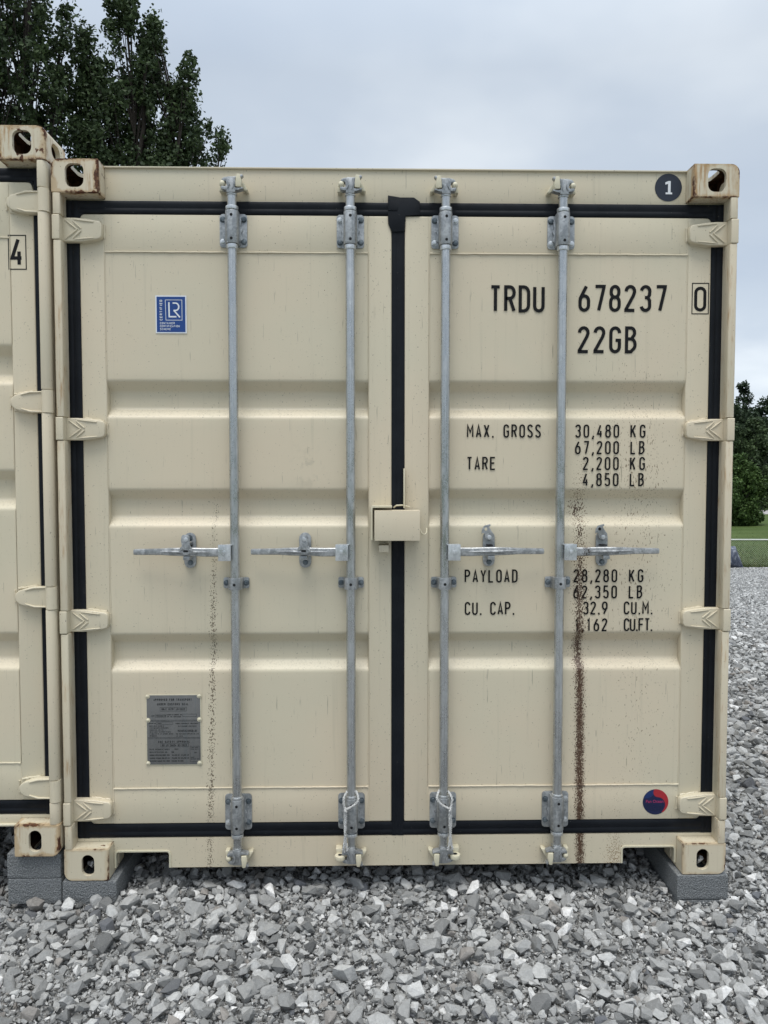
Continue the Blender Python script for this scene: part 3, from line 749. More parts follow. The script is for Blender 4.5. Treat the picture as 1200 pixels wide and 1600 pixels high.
def door(parent, xl, xr, pl, pr, troughs, pz, paintm, seed, gl, gr, gname):
    """one leaf: box-section frame, pressed panel, gasket strips and welds"""
    zb, zt = .185, 2.419
    b = MB()
    # stiles and rails as one rounded sheet frame (front), closed back
    outer = rrect(xl, xr, zb, zt, .022, 6)
    b.box(xl, pl, FD_Y, .108, zb, zt, paintm, .006, 3); b.box(pr, xr, FD_Y, .108, zb, zt, paintm, .006, 3)
    b.box(pl-.004, pr+.004, FD_Y+.0002, .106, pz[1]+.001, zt-.0003, paintm, .004, 2); b.box(pl-.004, pr+.004, FD_Y+.0002, .106, zb+.0003, pz[0]-.001, paintm, .004, 2)
    b.box(pl-.002, pr+.002, .102, .107, pz[0]-.01, pz[1]+.01, paintm, 0)
    d = b.build('door', parent)
    # pressed sheet
    prof = panel_profile(troughs, pz[0]-.004, pz[1]+.004); nx = 42; xs_ = np.linspace(pl-.001, pr+.001, nx)
    rr = np.random.default_rng(seed); co = []
    for z_, y_ in prof:
        for x_ in xs_:
            e_ = math.sin(math.pi*(x_-pl)/(pr-pl)) if pl < x_ < pr else 0
            dent = .0012+.0006*math.sin(x_*5.1+z_*2.3+seed)+.0004*math.sin(x_*9.7-z_*6.1+2*seed)+.0002*math.sin(z_*17+x_*3+seed)
            co.append((x_, y_+dent*max(0, e_)**.4, z_))
    co = np.array(co); idx = np.arange(len(co)).reshape(len(prof), nx)
    fc = np.stack([idx[:-1, :-1], idx[:-1, 1:], idx[1:, 1:], idx[1:, :-1]], -1).reshape(-1, 4)
    pnl = raw_mesh('door_panel', co, fc, paintm, smooth=True, parent=d)
    # weld beads: verticals follow the pressing, horizontals above and below
    random.seed(seed)
    wb = MB()
    for xw, sg in ((pl+.0012, 1), (pr-.0012, -1)):
        pts = []
        for z_, y_ in panel_profile(troughs, zb+.02, zt-.01):
            pts.append((xw+random.uniform(-.0008, .0008), y_-.0002, z_))
        wb.tube(pts, [random.uniform(.0011, .0021) for _ in pts], paintm, 6)
    wb.build('weld_bead', d)
    for zw in pz:
        wb = MB(); n = 70; pts = [(pl+.001+(pr-pl-.002)*i/n, .0592+random.uniform(-.0003, .0003), zw+random.uniform(-.0006, .0006)) for i in range(n+1)]
        wb.tube(pts, [random.uniform(.0022, .0034)*(1.5 if i in (0, n) else 1) for i in range(n+1)], paintm, 7); wb.build('weld_bead', d)
    return d
LIP = [(0, .067), (.0015, .0605), (.005, .0585), (.016, .0582), (.019, .0596), (.022, .0598), (.025, .0588), (.036, .0582), (.043, .0585), (.0475, .0605), (.049, .067)]
def gasket(parent, vx, hx0, hx1, outer):
    """rubber seal: one upright strip at each x in vx, one strip along the top and one along the bottom"""
    b = MB(); R_ = M['rubber']
    for (x0, x1) in vx:
        s = (x1-x0)/.049
        b.prism([(x0+p*s, y_) for p, y_ in LIP]+[(x1, .0675), (x0, .0675)], .1335, 2.4665, R_, axis='z')
    for z0, z1 in ((.1325, .1845), (2.4205, 2.4685)):
        s = (z1-z0)/.049
        b.prism([(y_+.0007, z0+p*s) for p, y_ in LIP]+[(.0678, z1), (.0678, z0)], hx0, hx1, R_, axis='x')
    # rounded inner corners where the strip runs behind the leaf's corner
    for x0, x1 in vx:
        if outer == 'l' and x0 < .5:
            for zz, a0 in ((2.4205, 0), (.1845, 0)):
                sg = -1 if zz > 1 else 1; R0 = .026
                b.prism([(x1-.001, zz-sg*.001), (x1+R0, zz-sg*.001)]+[(x1+R0-R0*math.sin(t_), zz+sg*(R0-R0*math.cos(t_))) for t_ in [i*math.pi/2/6 for i in range(7)]]+[], .0572, .0600, R_)
        if outer == 'r' and x0 > 2:
            for zz in (2.4205, .1845):
                sg = -1 if zz > 1 else 1; R0 = .026
                b.prism([(x0+.001, zz-sg*.001), (x0-R0, zz-sg*.001)]+[(x0-R0+R0*math.sin(t_), zz+sg*(R0-R0*math.cos(t_))) for t_ in [i*math.pi/2/6 for i in range(7)]], .0572, .0600, R_)
    return b.build('gasket', parent)

def hexbolt(parent, x, y, z, r_=.0095, mat=None, rot=0.2, h_=.007):
    b = MB(); m_ = mat or M['bolt']
    b.cyl((x, y+.002, z), (x, y-.0018, z), r_*1.18, m_, n=20)
    b.cyl((x, y-.0016, z), (x, y-h_, z), r_, m_, n=6, bevel=.0014); 
    xf = Matrix.Translation((x, y, z)) @ Matrix.Rotation(rot, 4, 'Y') @ Matrix.Translation((-x, -y, -z)); b.bm.transform(xf)
    return b.build('bolt', parent)

def locking_bar(parent, x, side, hand_dir, top_style, bot_style, closed_latch, z_h, paint_lug, seed):
    """round bar with top, middle and bottom bearings, cams, keepers and its swing handle.  side: -1 horn on the right, +1 mirrored"""
    random.seed(seed)
    Y = .025; B = M['bar']; Zc = M['cast_zinc']
    b = MB()
    n = 60
    b.cyl((x, Y, .165), (x, Y, 2.43), .0170, B, n=32)
    b.cyl((x, Y, 2.43), (x, Y, 2.490), .0162, B, n=32); b.cyl((x, Y, .095), (x, Y, .17), .0158, B, n=32)
    b.box(x-.0016, x+.0016, Y-.0182, Y-.015, .17, 2.42, B, .0006)        # weld seam of the tube
    for z0, z1, r_ in ((2.287, 2.304, .0205), (2.423, 2.437, .0225), (2.474, 2.482, .0190), (.148, .161, .0225), (.293, .302, .0200), (.103, .110, .0185)):
        b.cyl((x, Y, z0), (x, Y, z1), r_, M['bright_zinc'] if r_ > .0195 else B, n=32, bevel=.0025)
    bar = b.build('locking_bar', parent)
    # end bearings
    for z0, z1 in ((2.301, 2.420), (.162, .298)):
        k = MB(); zc = (z0+z1)/2
        k.prism(rrect(x-.0495, x+.0495, z0, z1, .012, 5), .0535, .0597, Zc, bevel=.0012, seg=2)
        k.prism([(x-.0245, .054), (x-.0238, Y), (x-.0215, Y-.011), (x-.015, Y-.0185), (x-.006, Y-.0235), (x+.006, Y-.0235), (x+.015, Y-.0185), (x+.0215, Y-.011), (x+.0238, Y), (x+.0245, .054)], z0+.004, z1+.001 if z0 > 1 else z1-.006, Zc, axis='z', bevel=.0025, seg=2)
        for sx in (-1, 1):     # lugs between plate and sleeve
            k.prism([(x+sx*.022, zc-.042), (x+sx*.034, zc-.034), (x+sx*.028, zc-.012), (x+sx*.034, zc), (x+sx*.027, zc+.010), (x+sx*.031, zc+.036), (x+sx*.022, zc+.044)][::(1 if sx > 0 else -1)], .044, .0545, Zc, bevel=.002)
        for dz in (.041, -.041): k.cyl((x+.001, Y-.0240, zc+dz), (x+.001, Y-.015, zc+dz), .0052, M['hole'], n=20)
        k.build('end_bearing', bar)
        for sx in (-1, 1):
            for sz in (-1, 1):
                hexbolt(bar, x+sx*.0375, .0535, zc+sz*.0395, .0092, M['bright_zinc'] if random.random() < .25 else M['bolt'], random.random())
    # middle guide
    k = MB(); zc = 1.088
    k.prism(rrect(x-.047, x+.047, zc-.020, zc+.020, .007, 4), .0505, .0592, Zc, bevel=.001)
    k.prism([(x-.0275, .0515), (x-.0270, .036), (x-.0215, .012), (x-.012, .0035), (x+.012, .0035), (x+.0215, .012), (x+.0270, .036), (x+.0275, .0515)], zc-.0215, zc+.0215, Zc, axis='z', bevel=.002)
    k.cyl((x, .0030, zc-.002), (x, .008, zc-.002), .0052, M['hole'], n=20)
    k.build('guide_bracket', bar)
    for sx in (-1, 1): hexbolt(bar, x+sx*.0365, .0505, zc, .0088, None, random.random())
    # cams and keepers; s flips left/right, top or bottom
    for top in (True, False):
        s = side
        zs = 1 if top else -1; z0 = 2.482 if top else .103
        def Z(v): return z0+zs*v
        k = MB()
        def pr(pts, y0, y1, bev=.0025): k.prism([(x+s*a, Z(c)) for a, c in pts], y0, y1, Zc, bevel=bev)
        pr([(-.016, -.002), (.016, -.002), (.014, .020), (.017, .032), (.015, .053), (-.012, .053), (-.017, .034), (-.013, .016)], .004, .046)
        pr([(.010, .004), (.024, .006), (.041, .011), (.043, .017), (.028, .014), (.010, .016)], .006, .034, .0018)
        pr([(-.012, .006), (-.030, .008), (-.036, .014), (-.034, .020), (-.020, .018), (-.010, .026)], .004, .034, .0018)
        pr([(-.014, .038), (-.030, .037), (-.034, .044), (-.026, .051), (-.010, .054)], .008, .036, .0025)
        pr([(.012, .044), (.030, .044), (.040, .053), (.044, .058), (.037, .063), (.027, .055), (.012, .054)], .006, .026, .0025)
        k.tube([(x-s*.012, .003, Z(.012)), (x-s*.006, .001, Z(.024)), (x-s*.010, .002, Z(.042))], .0028, Zc, 8)
        k.tube([(x+s*.005, .003, Z(.010)), (x+s*.012, .002, Z(.030)), (x+s*.010, .003, Z(.048))], .0022, Zc, 8)
        k.build('cam', bar)
        pm = paint_lug
        L = MB()
        def lp(pts, y0, y1, bev=.003): L.prism([(x+s*a, Z(c)) for a, c in pts], y0, y1, pm, bevel=bev)
        yb = .0675 if top else .0595
        lp([(.016, .018), (.036, .017), (.038, .036), (.032, .062), (.020, .062), (.017, .040)], .002, .040)
        lp([(.030, .044), (.042, .040), (.056, .016), (.050, .012), (.036, .018)], .030, yb)
        L.build('cam_keeper', bar); L = MB()
        if (top and top_style == 0) or (not top and bot_style == 0):
            L.ball((x-s*.031, .016, Z(.030)), .011, .014, .013, pm, 8)
            lp([(-.046, .010), (-.030, .010), (-.026, .040), (-.044, .036)], .030, yb)
        else:
            L.cyl((x-s*.042, .012, Z(.020)), (x-s*.042, .012, Z(.037)), .0195, pm, n=28, bevel=.004)
            L.cyl((x-s*.042, .0105, Z(.0185)), (x-s*.042, .0105, Z(.0192)), .0070, M['hole'], n=18)
            lp([(-.058, .004), (-.034, .004), (-.030, .030), (-.056, .030)], .026, yb)
        L.build('cam_keeper', bar)
    # handle: U-shaped hub on the bar, swing lever, catch
    k = MB(); h = hand_dir
    def X(v): return x+h*v
    def bx(b_, a0, a1, y0, y1, z0, z1, mat, bev=.0012, **kw): b_.box(min(X(a0), X(a1)), max(X(a0), X(a1)), y0, y1, z0, z1, mat, bev, **kw)
    bx(k, .010, .055, -.0065, -.0030, 1.174, 1.233, M['bright_zinc']); bx(k, .006, .052, -.0030, .034, 1.2295, 1.2325, M['bright_zinc'], .0006)
    bx(k, .006, .053, .0300, .0335, 1.174, 1.2290, M['bright_zinc'])
    bx(k, .012, .020, -.003, .012, 1.176, 1.228, M['bright_zinc'])
    k.build('handle_hub', bar)
    hexb = MB(); hexb.cyl((X(.034), -.0062, 1.205), (X(.034), -.0105, 1.205), .0075, M['bright_zinc'], n=24, bevel=.0014); hexb.build('pivot_pin', bar)
    # lever: lofted flat bar, deeper near the pivot, with a rib along the middle and a knurled grip
    st = [(.045, .0155, 1.204, .012), (.10, .0155, 1.204, .010), (.14, .0150, 1.206, .006), (.18, .0150, 1.207, .000), (.225, .0140, 1.208, -.002), (.26, .0118, 1.2075, .004), (.31, .0112, 1.2065, .010), (.352, .0108, 1.2060, .012), (.360, .0095, 1.2060, .012)]
    lv = bmesh.new(); rings = []
    for a, hz, zc_, yc in st:
        rings.append([lv.verts.new((X(a), yc+dy, zc_+dz+z_h)) for dy, dz in ((-.006, -hz*.82), (-.008, 0), (-.006, hz*.82), (-.003, hz), (.006, hz), (.006, -hz), (-.003, -hz))])
    for i in range(len(rings)-1):
        for j in range(7): lv.faces.new((rings[i][j], rings[i][(j+1) % 7], rings[i+1][(j+1) % 7], rings[i+1][j]))
    lv.faces.new(rings[0]); lv.faces.new(rings[-1]); bmesh.ops.recalc_face_normals(lv, faces=lv.faces)
    k = MB(); k.absorb(lv, M['lever'])
    k.tube([(X(.085), .000, 1.2055), (X(.13), -.004, 1.2065), (X(.18), -.012, 1.2075), (X(.225), -.013, 1.2090), (X(.262), -.006, 1.2085)], [.001, .0038, .0050, .0040, .001], M['lever'], 8)
    k.tube([(X(.13), .000, 1.197), (X(.20), -.008, 1.199), (X(.27), .000, 1.1995)], [.001, .0026, .001], M['lever'], 6)
    for i in range(26):      # knurling on the grip
        a = .262+(i % 13)*.0072; zz = 1.2035 if i < 13 else 1.2100
        k.box(min(X(a), X(a+.0034)), max(X(a), X(a+.0034)), -.0005+(a-.26)*.07, .004+(a-.26)*.07, zz, zz+.0032, M['lever'], .0005)
    k.build('handle', bar)
    # catch plate behind the lever with two bolts and its flap
    cx = X(.168 if h < 0 else .166) if not (h > 0 and x > 1.6) else X(.163); zc = 1.2075
    k = MB(); up = .012 if not closed_latch else 0
    k.prism(stadium(cx, zc+up*.3, .044, .130), .0515, .0595, Zc, bevel=.002)
    k.box(cx-.014, cx+.014, .012, .0525, zc-.023, zc-.017, Zc, .001); k.box(cx-.012, cx+.012, -.008, .014, zc-.030, zc-.016, Zc, .002)
    k.box(cx-.010, cx+.010, .020, .0525, zc+.017, zc+.021, M['hole'], 0)
    k.build('handle_catch', bar)
    hexbolt(bar, cx, .0515, zc+.045, .0090, None, random.random()); hexbolt(bar, cx+.001, .0515, zc-.045, .0085, M['bolt'], random.random())
    k = MB()
    if closed_latch:
        def A(a, c): return (cx+a, zc+c)
        k.prism([A(-.015, .056), A(-.010, .062), A(.006, .062), A(.014, .055), A(.015, .025), A(.026, .006), A(.024, .000), A(.006, -.010), A(-.006, -.010), A(-.024, .002), A(-.026, .008), A(-.014, .022), A(-.017, .040)], -.016, -.0115, Zc, bevel=.0018)
        k.box(cx-.011, cx+.011, -.012, .050, zc+.030, zc+.034, Zc, .001)
        k.cyl((cx+.001, -.019, zc+.045), (cx+.001, -.014, zc+.045), .0085, M['bright_zinc'], n=6, bevel=.001)
        k.tube([(cx-.012, -.018, zc+.028), (cx-.008, -.019, zc+.012), (cx-.022, -.018, zc+.005)], .0018, Zc, 6); k.tube([(cx+.012, -.018, zc+.028), (cx+.010, -.019, zc+.012), (cx+.022, -.018, zc+.005)], .0018, Zc, 6)
        k.prism(stadium(cx, zc+.0035, .018, .007), -.0172, -.0158, M['hole'])
    else:
        def A(a, c): return (cx+a, zc+c)
        k.prism([A(.016, .044), A(.015, .060), A(.006, .072), A(-.002, .086), A(.004, .090), A(.003, .096), A(-.006, .094), A(-.020, .090), A(-.028, .078), A(-.030, .060), A(-.024, .064), A(-.018, .060), A(-.016, .046), A(-.010, .038), A(.008, .036)], .034, .040, Zc, bevel=.002)
        k.cyl((cx-.001, .030, zc+.048), (cx-.001, .052, zc+.048), .0085, M['bright_zinc'], n=6, bevel=.001)
        k.prism(stadium(cx-.014, zc+.078, .010, .012), .0325, .0345, M['hole'] if seed == 4 else M['paint'])
    k.build('catch_flap', bar)
    return bar

def container(root, opt):
    P = opt['paint']; postm = opt['post']; zr = opt['troughs']; pz = opt['pz']
    hs = opt['hinges']; pw = opt['post_w']; style = opt['hinge_style']
    # end frame behind the doors
    b = MB(); b.box(.1665, W-.1665, .0680, .115, 2.4725, 2.5835, P, .001); b.box(.028, W-.028, .0680, .115, 2.400, 2.4722, P, 0); b.box(.1665, W-.1665, .0600, .180, 2.5835, 2.5885, P, .001)
    b.box(.167, W-.167, .116, .175, 2.40, 2.583, P, 0)
    header = b.build('header', root)
    b = MB(); r_ = .012
    nl, nr_, nh = .169, .369, .080
    def notch(x0, x1):
        return [(x0, .0175), (x0, nh-r_)]+arc(x0+r_, nh-r_, r_, r_, 180, 90, 5)+arc(x1-r_, nh-r_, r_, r_, 90, 0, 5)+[(x1, nh-r_), (x1, .0175)]
    def dedup(p):
        o = [p[0]]
        for a in p[1:]:
            if abs(a[0]-o[-1][0])+abs(a[1]-o[-1][1]) > 1e-6: o.append(a)
        return o
    if opt['notch']:
        prof = [(.1625, .131), (.1625, .0176), (nl, .0175)]+notch(nl, nr_)[1:]+notch(W-nr_, W-nl)+[(W-.1625, .0176), (W-.1625, .131)]
        b.prism(dedup(prof), FD_Y, .068, P); b.prism(dedup(prof), .1, .104, P)
        for a, c in ((nl, nr_), (W-nr_, W-nl)):
            pts = notch(a-.001, c+.001); b.ribbon(dedup([(p, z_+.001) for p, z_ in pts]), .006, .0565, .070, opt['lug'])
            b.prism(dedup([(c+.002 if i == 0 else p, z_) for i, (p, z_) in enumerate(pts)][:1]+pts[1:]), .30, .304, M['hole'])
        for a in (1.206, 1.224): b.box(a, a+.002, .0592, .061, .0178, .131, P, 0)
    else:
        b.box(.1625, W-.1625, FD_Y, .104, .095, .131, P, .002); b.box(.16, W-.16, FD_Y-.012, .10, .0915, .099, opt['lug'], .002)
    b.box(.03, W-.03, .0683, .30, .1195, .134, P, 0)
    for a, c in ((.03, .1623), (W-.1623, W-.03)): b.box(a, c, FD_Y, .0680, .1190, .1305, P, 0)
    b.build('sill', root)
    b = MB(); b.box(.026, W-.026, .0685, .0695, .0178 if opt['notch'] else .10, 2.41, P, 0)
    if opt['notch']:
        pass
    b.bm.clear()
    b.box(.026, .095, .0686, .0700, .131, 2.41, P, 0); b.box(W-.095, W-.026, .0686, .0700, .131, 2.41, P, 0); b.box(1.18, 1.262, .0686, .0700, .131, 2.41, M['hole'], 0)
    b.build('door_jamb', root)
    # posts with the pieces of bar that stand between the hinge knuckles
    for s in (-1, 1):
        b = MB(); gp = .0025
        b.prism([(.002, .040), (pw-.001, .040), (pw-.001, .0684), (.060, .0684), (.060, .150), (.002, .150)], .118, 2.473, postm, axis='z')
        cuts = [2.473]+[v for h_ in hs for v in (h_[0]+gp, h_[1]-gp)]+[.118]
        for i in range(0, len(cuts), 2):
            z1, z0 = cuts[i], cuts[i+1]
            if opt['round_post']:
                b.prism([(pw, .0405), (pw, .006), (pw-.003, .001), (pw-.008, 0), (.016, .000), (.009, .003), (.004, .009), (.002, .018), (.002, .0405)], z0, z1, postm, axis='z', bevel=.0015)
            else:
                b.prism([(pw, .0405), (pw, .003), (pw-.003, 0), (.007, 0), (.003, .004), (.003, .0405)], z0, z1, postm, axis='z', bevel=.0012)
        b.box(.004, pw-.004, .012, .0405, .125, 2.465, M['hole'] if False else postm, 0)
        if s > 0: b.mirror(W/2)
        b.build('corner_post', root)
    # castings: front four and plain rear four
    ct, cb = opt['cast_top'], opt['cast_bot']
    casting(root, 0, .166, 2.473, H, 0, .178, ct[0], (.082, 2.533, .066, .082, True), True, -1)
    casting(root, W-.166, W, 2.473, H, 0, .178, ct[1], (W-.082, 2.533, .066, .082, True), True, 1)
    casting(root, 0, .162, 0, .118, 0, .178, cb[0], (.087, .058, .046, .079, False), False, -1)
    casting(root, W-.162, W, 0, .118, 0, .178, cb[1], (W-.087, .058, .046, .079, False), False, 1)
    for x0, x1 in ((0, .162), (W-.162, W)):
        for z0, z1 in ((0, .118), (2.473, H)):
            b = MB(); b.box(x0, x1, LEN-.178, LEN, z0, z1, ct[0], .006); b.build('corner_casting', root)
    # body: side walls with pressed ribs, roof, floor, rails, front end
    for s in (-1, 1):
        pts = []; y = .19; o = .004
        while y < LEN-.30:
            pts += [(o, y), (o, y+.072), (o+.036, y+.140), (o+.036, y+.210)]; y += .278
        pts += [(o, y), (o, LEN-.12), (.06, LEN-.12), (.06, .150), (o, .150)]
        b = MB(); b.prism(pts, .165, 2.485, P, axis='z')
        if s > 0: b.mirror(W/2)
        b.build('side_wall', root)
        b = MB(); b.box(.003, .055, .178, LEN-.178, .030, .165, P, .004); 
        if s > 0: b.mirror(W/2)
        b.build('bottom_rail', root)
        b = MB(); b.box(.003, .062, .178, LEN-.178, 2.485, 2.545, P, .004)
        if s > 0: b.mirror(W/2)
        b.build('top_rail', root)
    b = MB()
    for i in range(20): b.box(.064, W-.064, .19+i*.288, .19+i*.288+.22, 2.530, 2.562, P, .008)
    b.box(.064, W-.064, .18, LEN-.18, 2.52, 2.545, P, 0)
    b.build('roof', root)
    b = MB(); b.box(.056, W-.056, .310, LEN-.06, .150, .178, M['hole'], 0)
    for i in range(18): b.box(.056, W-.056, .35+i*.31, .35+i*.31+.045, .040, .149, P, .002)
    b.build('floor', root)
    b = MB(); b.box(.01, W-.01, LEN-.11, LEN-.02, .03, 2.56, P, .004); b.build('end_wall', root)
    # doors
    dl = door(root, .0742, 1.1975, .164, 1.112, zr, pz, P, 1, 0, 0, '')
    dr = door(root, 1.2445, 2.3665, W-1.112+.009, W-.158, zr, pz, P, 2, 0, 0, '')
    gk = gasket(dl, [(.027, .076)], .0272, 1.1985, 'l')
    gk2 = gasket(dr, [(1.1965, 1.2452), (2.3655, 2.4165)], 1.1987, 2.4160, 'r')
    for s, d in ((-1, dl), (1, dr)):
        for zt, zb in hs: hinge(d, zt, zb, s, style, P)
    return dl, dr, header, gk2

# ---- the container in the middle
R1 = empty('shipping_container', (0, 0, 0), label='cream container with closed double doors facing the camera, rust run under its right handle', cat='shipping container', group='shipping containers side by side')
HZ = [(2.398, 2.312), (1.689, 1.607), (.993, .911), (.290, .206)]
optA = dict(paint=M['paint'], post=M['post'], lug=M['lug'], troughs=[(1.825, 1.693), (1.430, 1.296), (.897, .760)], pz=(.3185, 2.2855),
            hinges=HZ, post_w=.0305, hinge_style='chevron', notch=True, round_post=False, cast_top=(M['cast_a'], M['cast_b']), cast_bot=(M['cast_d'], M['cast_d']))
dl, dr, header, gk2 = container(R1, optA)
# torn flap of rubber at the top of the meeting strip
b = MB(); fl = [(605.5, 306.5), (625, 309.5), (646, 309.5), (655.5, 316), (655, 336), (633, 338), (631.5, 362), (612, 363), (606, 350.5), (605.5, 337)]
def fx(p): return (1.2205+(p[0]-621.5)*.002318, 2.4445-(p[1]-326.5)*.002300)
b.prism([fx(p) for p in fl], .0545, .0585, M['rubber'], bevel=.001)
b.prism([fx(p) for p in [(606, 308), (612, 318), (622, 324), (620, 330), (606, 330)]], .0525, .0548, M['rubber'], bevel=.001)
b.build('gasket_flap', dr)
BX = [.6275, 1.048, 1.390, 1.812]
bars = [locking_bar(R1, BX[0], 1, -1, 0, 0, True, 0, M['lug'], 1), locking_bar(R1, BX[1], 1, -1, 0, 1, True, 0, M['lug'], 2),
        locking_bar(R1, BX[2], -1, 1, 0, 1, False, 0, M['lug'], 3), locking_bar(R1, BX[3], -1, 1, 0, 0, False, 0, M['lug'], 4)]
# lock box over the meeting strip
b = MB(); lb = M['lug']
b.box(1.1335, 1.2965, -.030, -.0265, 1.2480, 1.3560, M['paint'], .0018); b.box(1.1335, 1.2965, -.0270, .050, 1.3525, 1.3560, M['paint'], .001)
b.box(1.2930, 1.2965, -.0268, .0590, 1.2485, 1.3520, M['paint'], .0008); b.box(1.1340, 1.1375, -.0268, .030, 1.2485, 1.3520, M['paint'], .0008)
lbx = b.build('lock_box', R1)
b = MB(); b.ribbon([(1.1235, 1.250), (1.1235, 1.3640), (1.1275, 1.3690), (1.197, 1.3695)], .0065, -.010, .0590, lb); b.box(1.150, 1.186, -.002, .0590, 1.2040, 1.2300, M['paint'], .002); b.build('bracket', lbx)
b = MB(); b.box(1.2400, 1.2455, .030, .0575, 1.362, 1.507, lb, .002)
b.tube([(1.205, .045, 1.364), (1.214, .035, 1.372), (1.236, .040, 1.373), (1.262, .045, 1.366)], .003, lb, 8); b.build('flange', lbx)
b = MB(); b.tube([(1.296, .030, 1.292), (1.301, .020, 1.283), (1.305, .016, 1.272), (1.313, .014, 1.267), (1.321, .018, 1.270), (1.3245, .026, 1.278), (1.325, .04, 1.288)], .0024, lb, 8); b.build('hook', lbx)
# lettering on the right door
YT = FD_Y-.0002
def T(txt, x0, x1, zt, h_=.0490, w_=.0210, t_=.0058, name='lettering'): return lettering(name, txt, x0, x1, zt, h_, w_, t_, YT, M['ink'], dr)
T('TRDU', 1.5545, 1.7560, 2.1735, .0980, .0425, .0118, 'serial_lettering'); T('678237', 1.8800, 2.2045, 2.1770, .0980, .0430, .0118, 'serial_lettering')
T('22GB', 1.8790, 2.0965, 2.0270, .0980, .0435, .0118, 'serial_lettering'); T('0', 2.3060, 2.3510, 2.1720, .0900, .0450, .0112, 'serial_lettering')
b = MB(); b.ribbon([(2.2985, 2.0735), (2.3590, 2.0735), (2.3590, 2.1840), (2.2985, 2.1840)], .0032, YT-.0006, YT, M['ink'], True); b.build('lettering_frame', dr)
for a in [('MAX. GROSS', 1.4735, 1.7465, 1.6690), ('30,480', 1.8735, 2.0365, 1.6690), ('KG', 2.0780, 2.1340, 1.6690), ('67,200', 1.8735, 2.0365, 1.6085), ('LB', 2.0790, 2.1320, 1.6085),
          ('TARE', 1.4735, 1.5805, 1.5500), ('2,200', 1.9035, 2.0365, 1.5500), ('KG', 2.0780, 2.1340, 1.5500), ('4,850', 1.9035, 2.0365, 1.4905), ('LB', 2.0780, 2.1310, 1.4905),
          ('PAYLOAD', 1.4680, 1.6650, 1.1335), ('28,280', 1.8735, 2.0365, 1.1335), ('KG', 2.0805, 2.1345, 1.1335), ('62,350', 1.8735, 2.0365, 1.0730), ('LB', 2.0805, 2.1320, 1.0730),
          ('CU. CAP.', 1.4690, 1.6550, 1.0130), ('32.9', 1.9100, 2.0020, 1.0130), ('CU.M.', 2.0630, 2.1720, 1.0130), ('1,162', 1.8800, 2.0020, .9500), ('CU.FT.', 2.0640, 2.1725, .9500)]: T(*a)
# round number disc on the header
b = MB(); b.cyl((2.2070, .0678, 2.5300), (2.2070, .0664, 2.5300), .0495, M['navy'], n=64); disc = b.build('number_disc', R1)
b = MB(); b.prism([(2.1965, 2.5055), (2.2205, 2.5055), (2.2205, 2.5120), (2.2145, 2.5120), (2.2145, 2.5530), (2.2070, 2.5530), (2.1950, 2.5480), (2.1950, 2.5400), (2.2050, 2.5425), (2.2050, 2.5120), (2.1965, 2.5120)][::-1], .0654, .0663, M['white']); b.build('numeral', disc)
# certification sticker on the left door
SX, SZ = .3430, 2.1310
kx, kz = .112/765, .1355/900
def S(p): return (SX+(p[0]-175)*kx, SZ-(p[1]-185)*kz)
b = MB(); b.box(SX, SX+.112, .0596, .0603, SZ-.1355, SZ, M['white'], 0); b.box(SX+.0045, SX+.1075, .0592, .0597, SZ-.1310, SZ-.0045, M['blue'], 0); st = b.build('certification_sticker', dl)
b = MB(); yy = .0588
b.ribbon([S(p) for p in [(420, 292), (828, 292), (828, 772), (432, 772)]], .0017, yy, .0592, M['white'], True)
b.ribbon([S(p) for p in [(508, 345), (514, 690), (690, 690)]], .0052, yy, .0592, M['white'])
b.ribbon([S(p) for p in [(600, 366), (668, 366)]+arc(668, 452, 82, 86, 270, 360, 8)+arc(668, 460, 82, 82, 0, 90, 8)+[(620, 540)]], .0050, yy, .0592, M['white'])
b.ribbon([S(p) for p in [(628, 540), (778, 706)]], .0050, yy-.0001, .0592, M['white']); b.build('emblem', st)
rot = lambda p: (S((315, 780))[0]+(-(p[1])), S((315, 780))[1]+p[0])
lettering('lettering', 'CERTIFIED', 0, .0735, .0050, .0095, .0062, .0018, .0592, M['white'], st, rot=rot)
for txt, y_, x1_ in (('CONTAINER', 820, 648), ('CERTIFICATION', 890, 768), ('SCHEME', 962, 548)):
    a = S((285, y_)); lettering('lettering', txt, a[0], S((x1_, 0))[0], a[1], .0075, .0046, .0012, .0592, M['white'], st)
# round sticker low on the right door
cx, cz, rr = 2.194, .2515, .0485
b = MB(); b.cyl((cx, .0602, cz), (cx, .0592, cz), rr, M['deepblue'], n=64); sk = b.build('round_sticker', dr)
def Q(p): return (cx+(p[0]-593)/350*rr, cz-(p[1]-575)/350*rr)
bd = [Q(p) for p in [(550, 229), (532, 270), (530, 330), (548, 385), (590, 425), (650, 442), (715, 452), (775, 485), (822, 535), (850, 600), (856, 670), (840, 735), (806, 800), (760, 860)]]
th = math.atan2(-(860-575), 760-593); th0 = math.atan2(575-229, 550-593)
edge = [(cx+rr*math.cos(th+(th0-th)*i/24), cz+rr*math.sin(th+(th0-th)*i/24)) for i in range(25)]
b = MB(); b.prism(bd+edge[1:-1], .0586, .0592, M['red']); b.build('red_swirl', sk)
tb = [Q(p) for p in [(540, 240), (528, 300), (535, 360), (480, 430), (380, 470), (262, 480), (320, 360), (410, 285)]]
b = MB(); b.prism(tb, .0589, .0592, M['midblue']); b.build('mid_blue_print', sk)  # lighter blue area of the sticker's two-tone print
b = MB()
for i in range(4): b.ribbon([Q((300+18*i+j*(470-30*i)/14, 668+i*42+26*math.sin(j/14*2*math.pi+.4*i+2.6))) for j in range(15)], .0012, .0588, .0592, M['wave'])
b.build('wave_lines', sk)
fc = bpy.data.curves.new('t', 'FONT'); fc.body = 'Pan Ocean'; fc.size = .0156; fc.extrude = .0003; fc.align_x = 'CENTER'
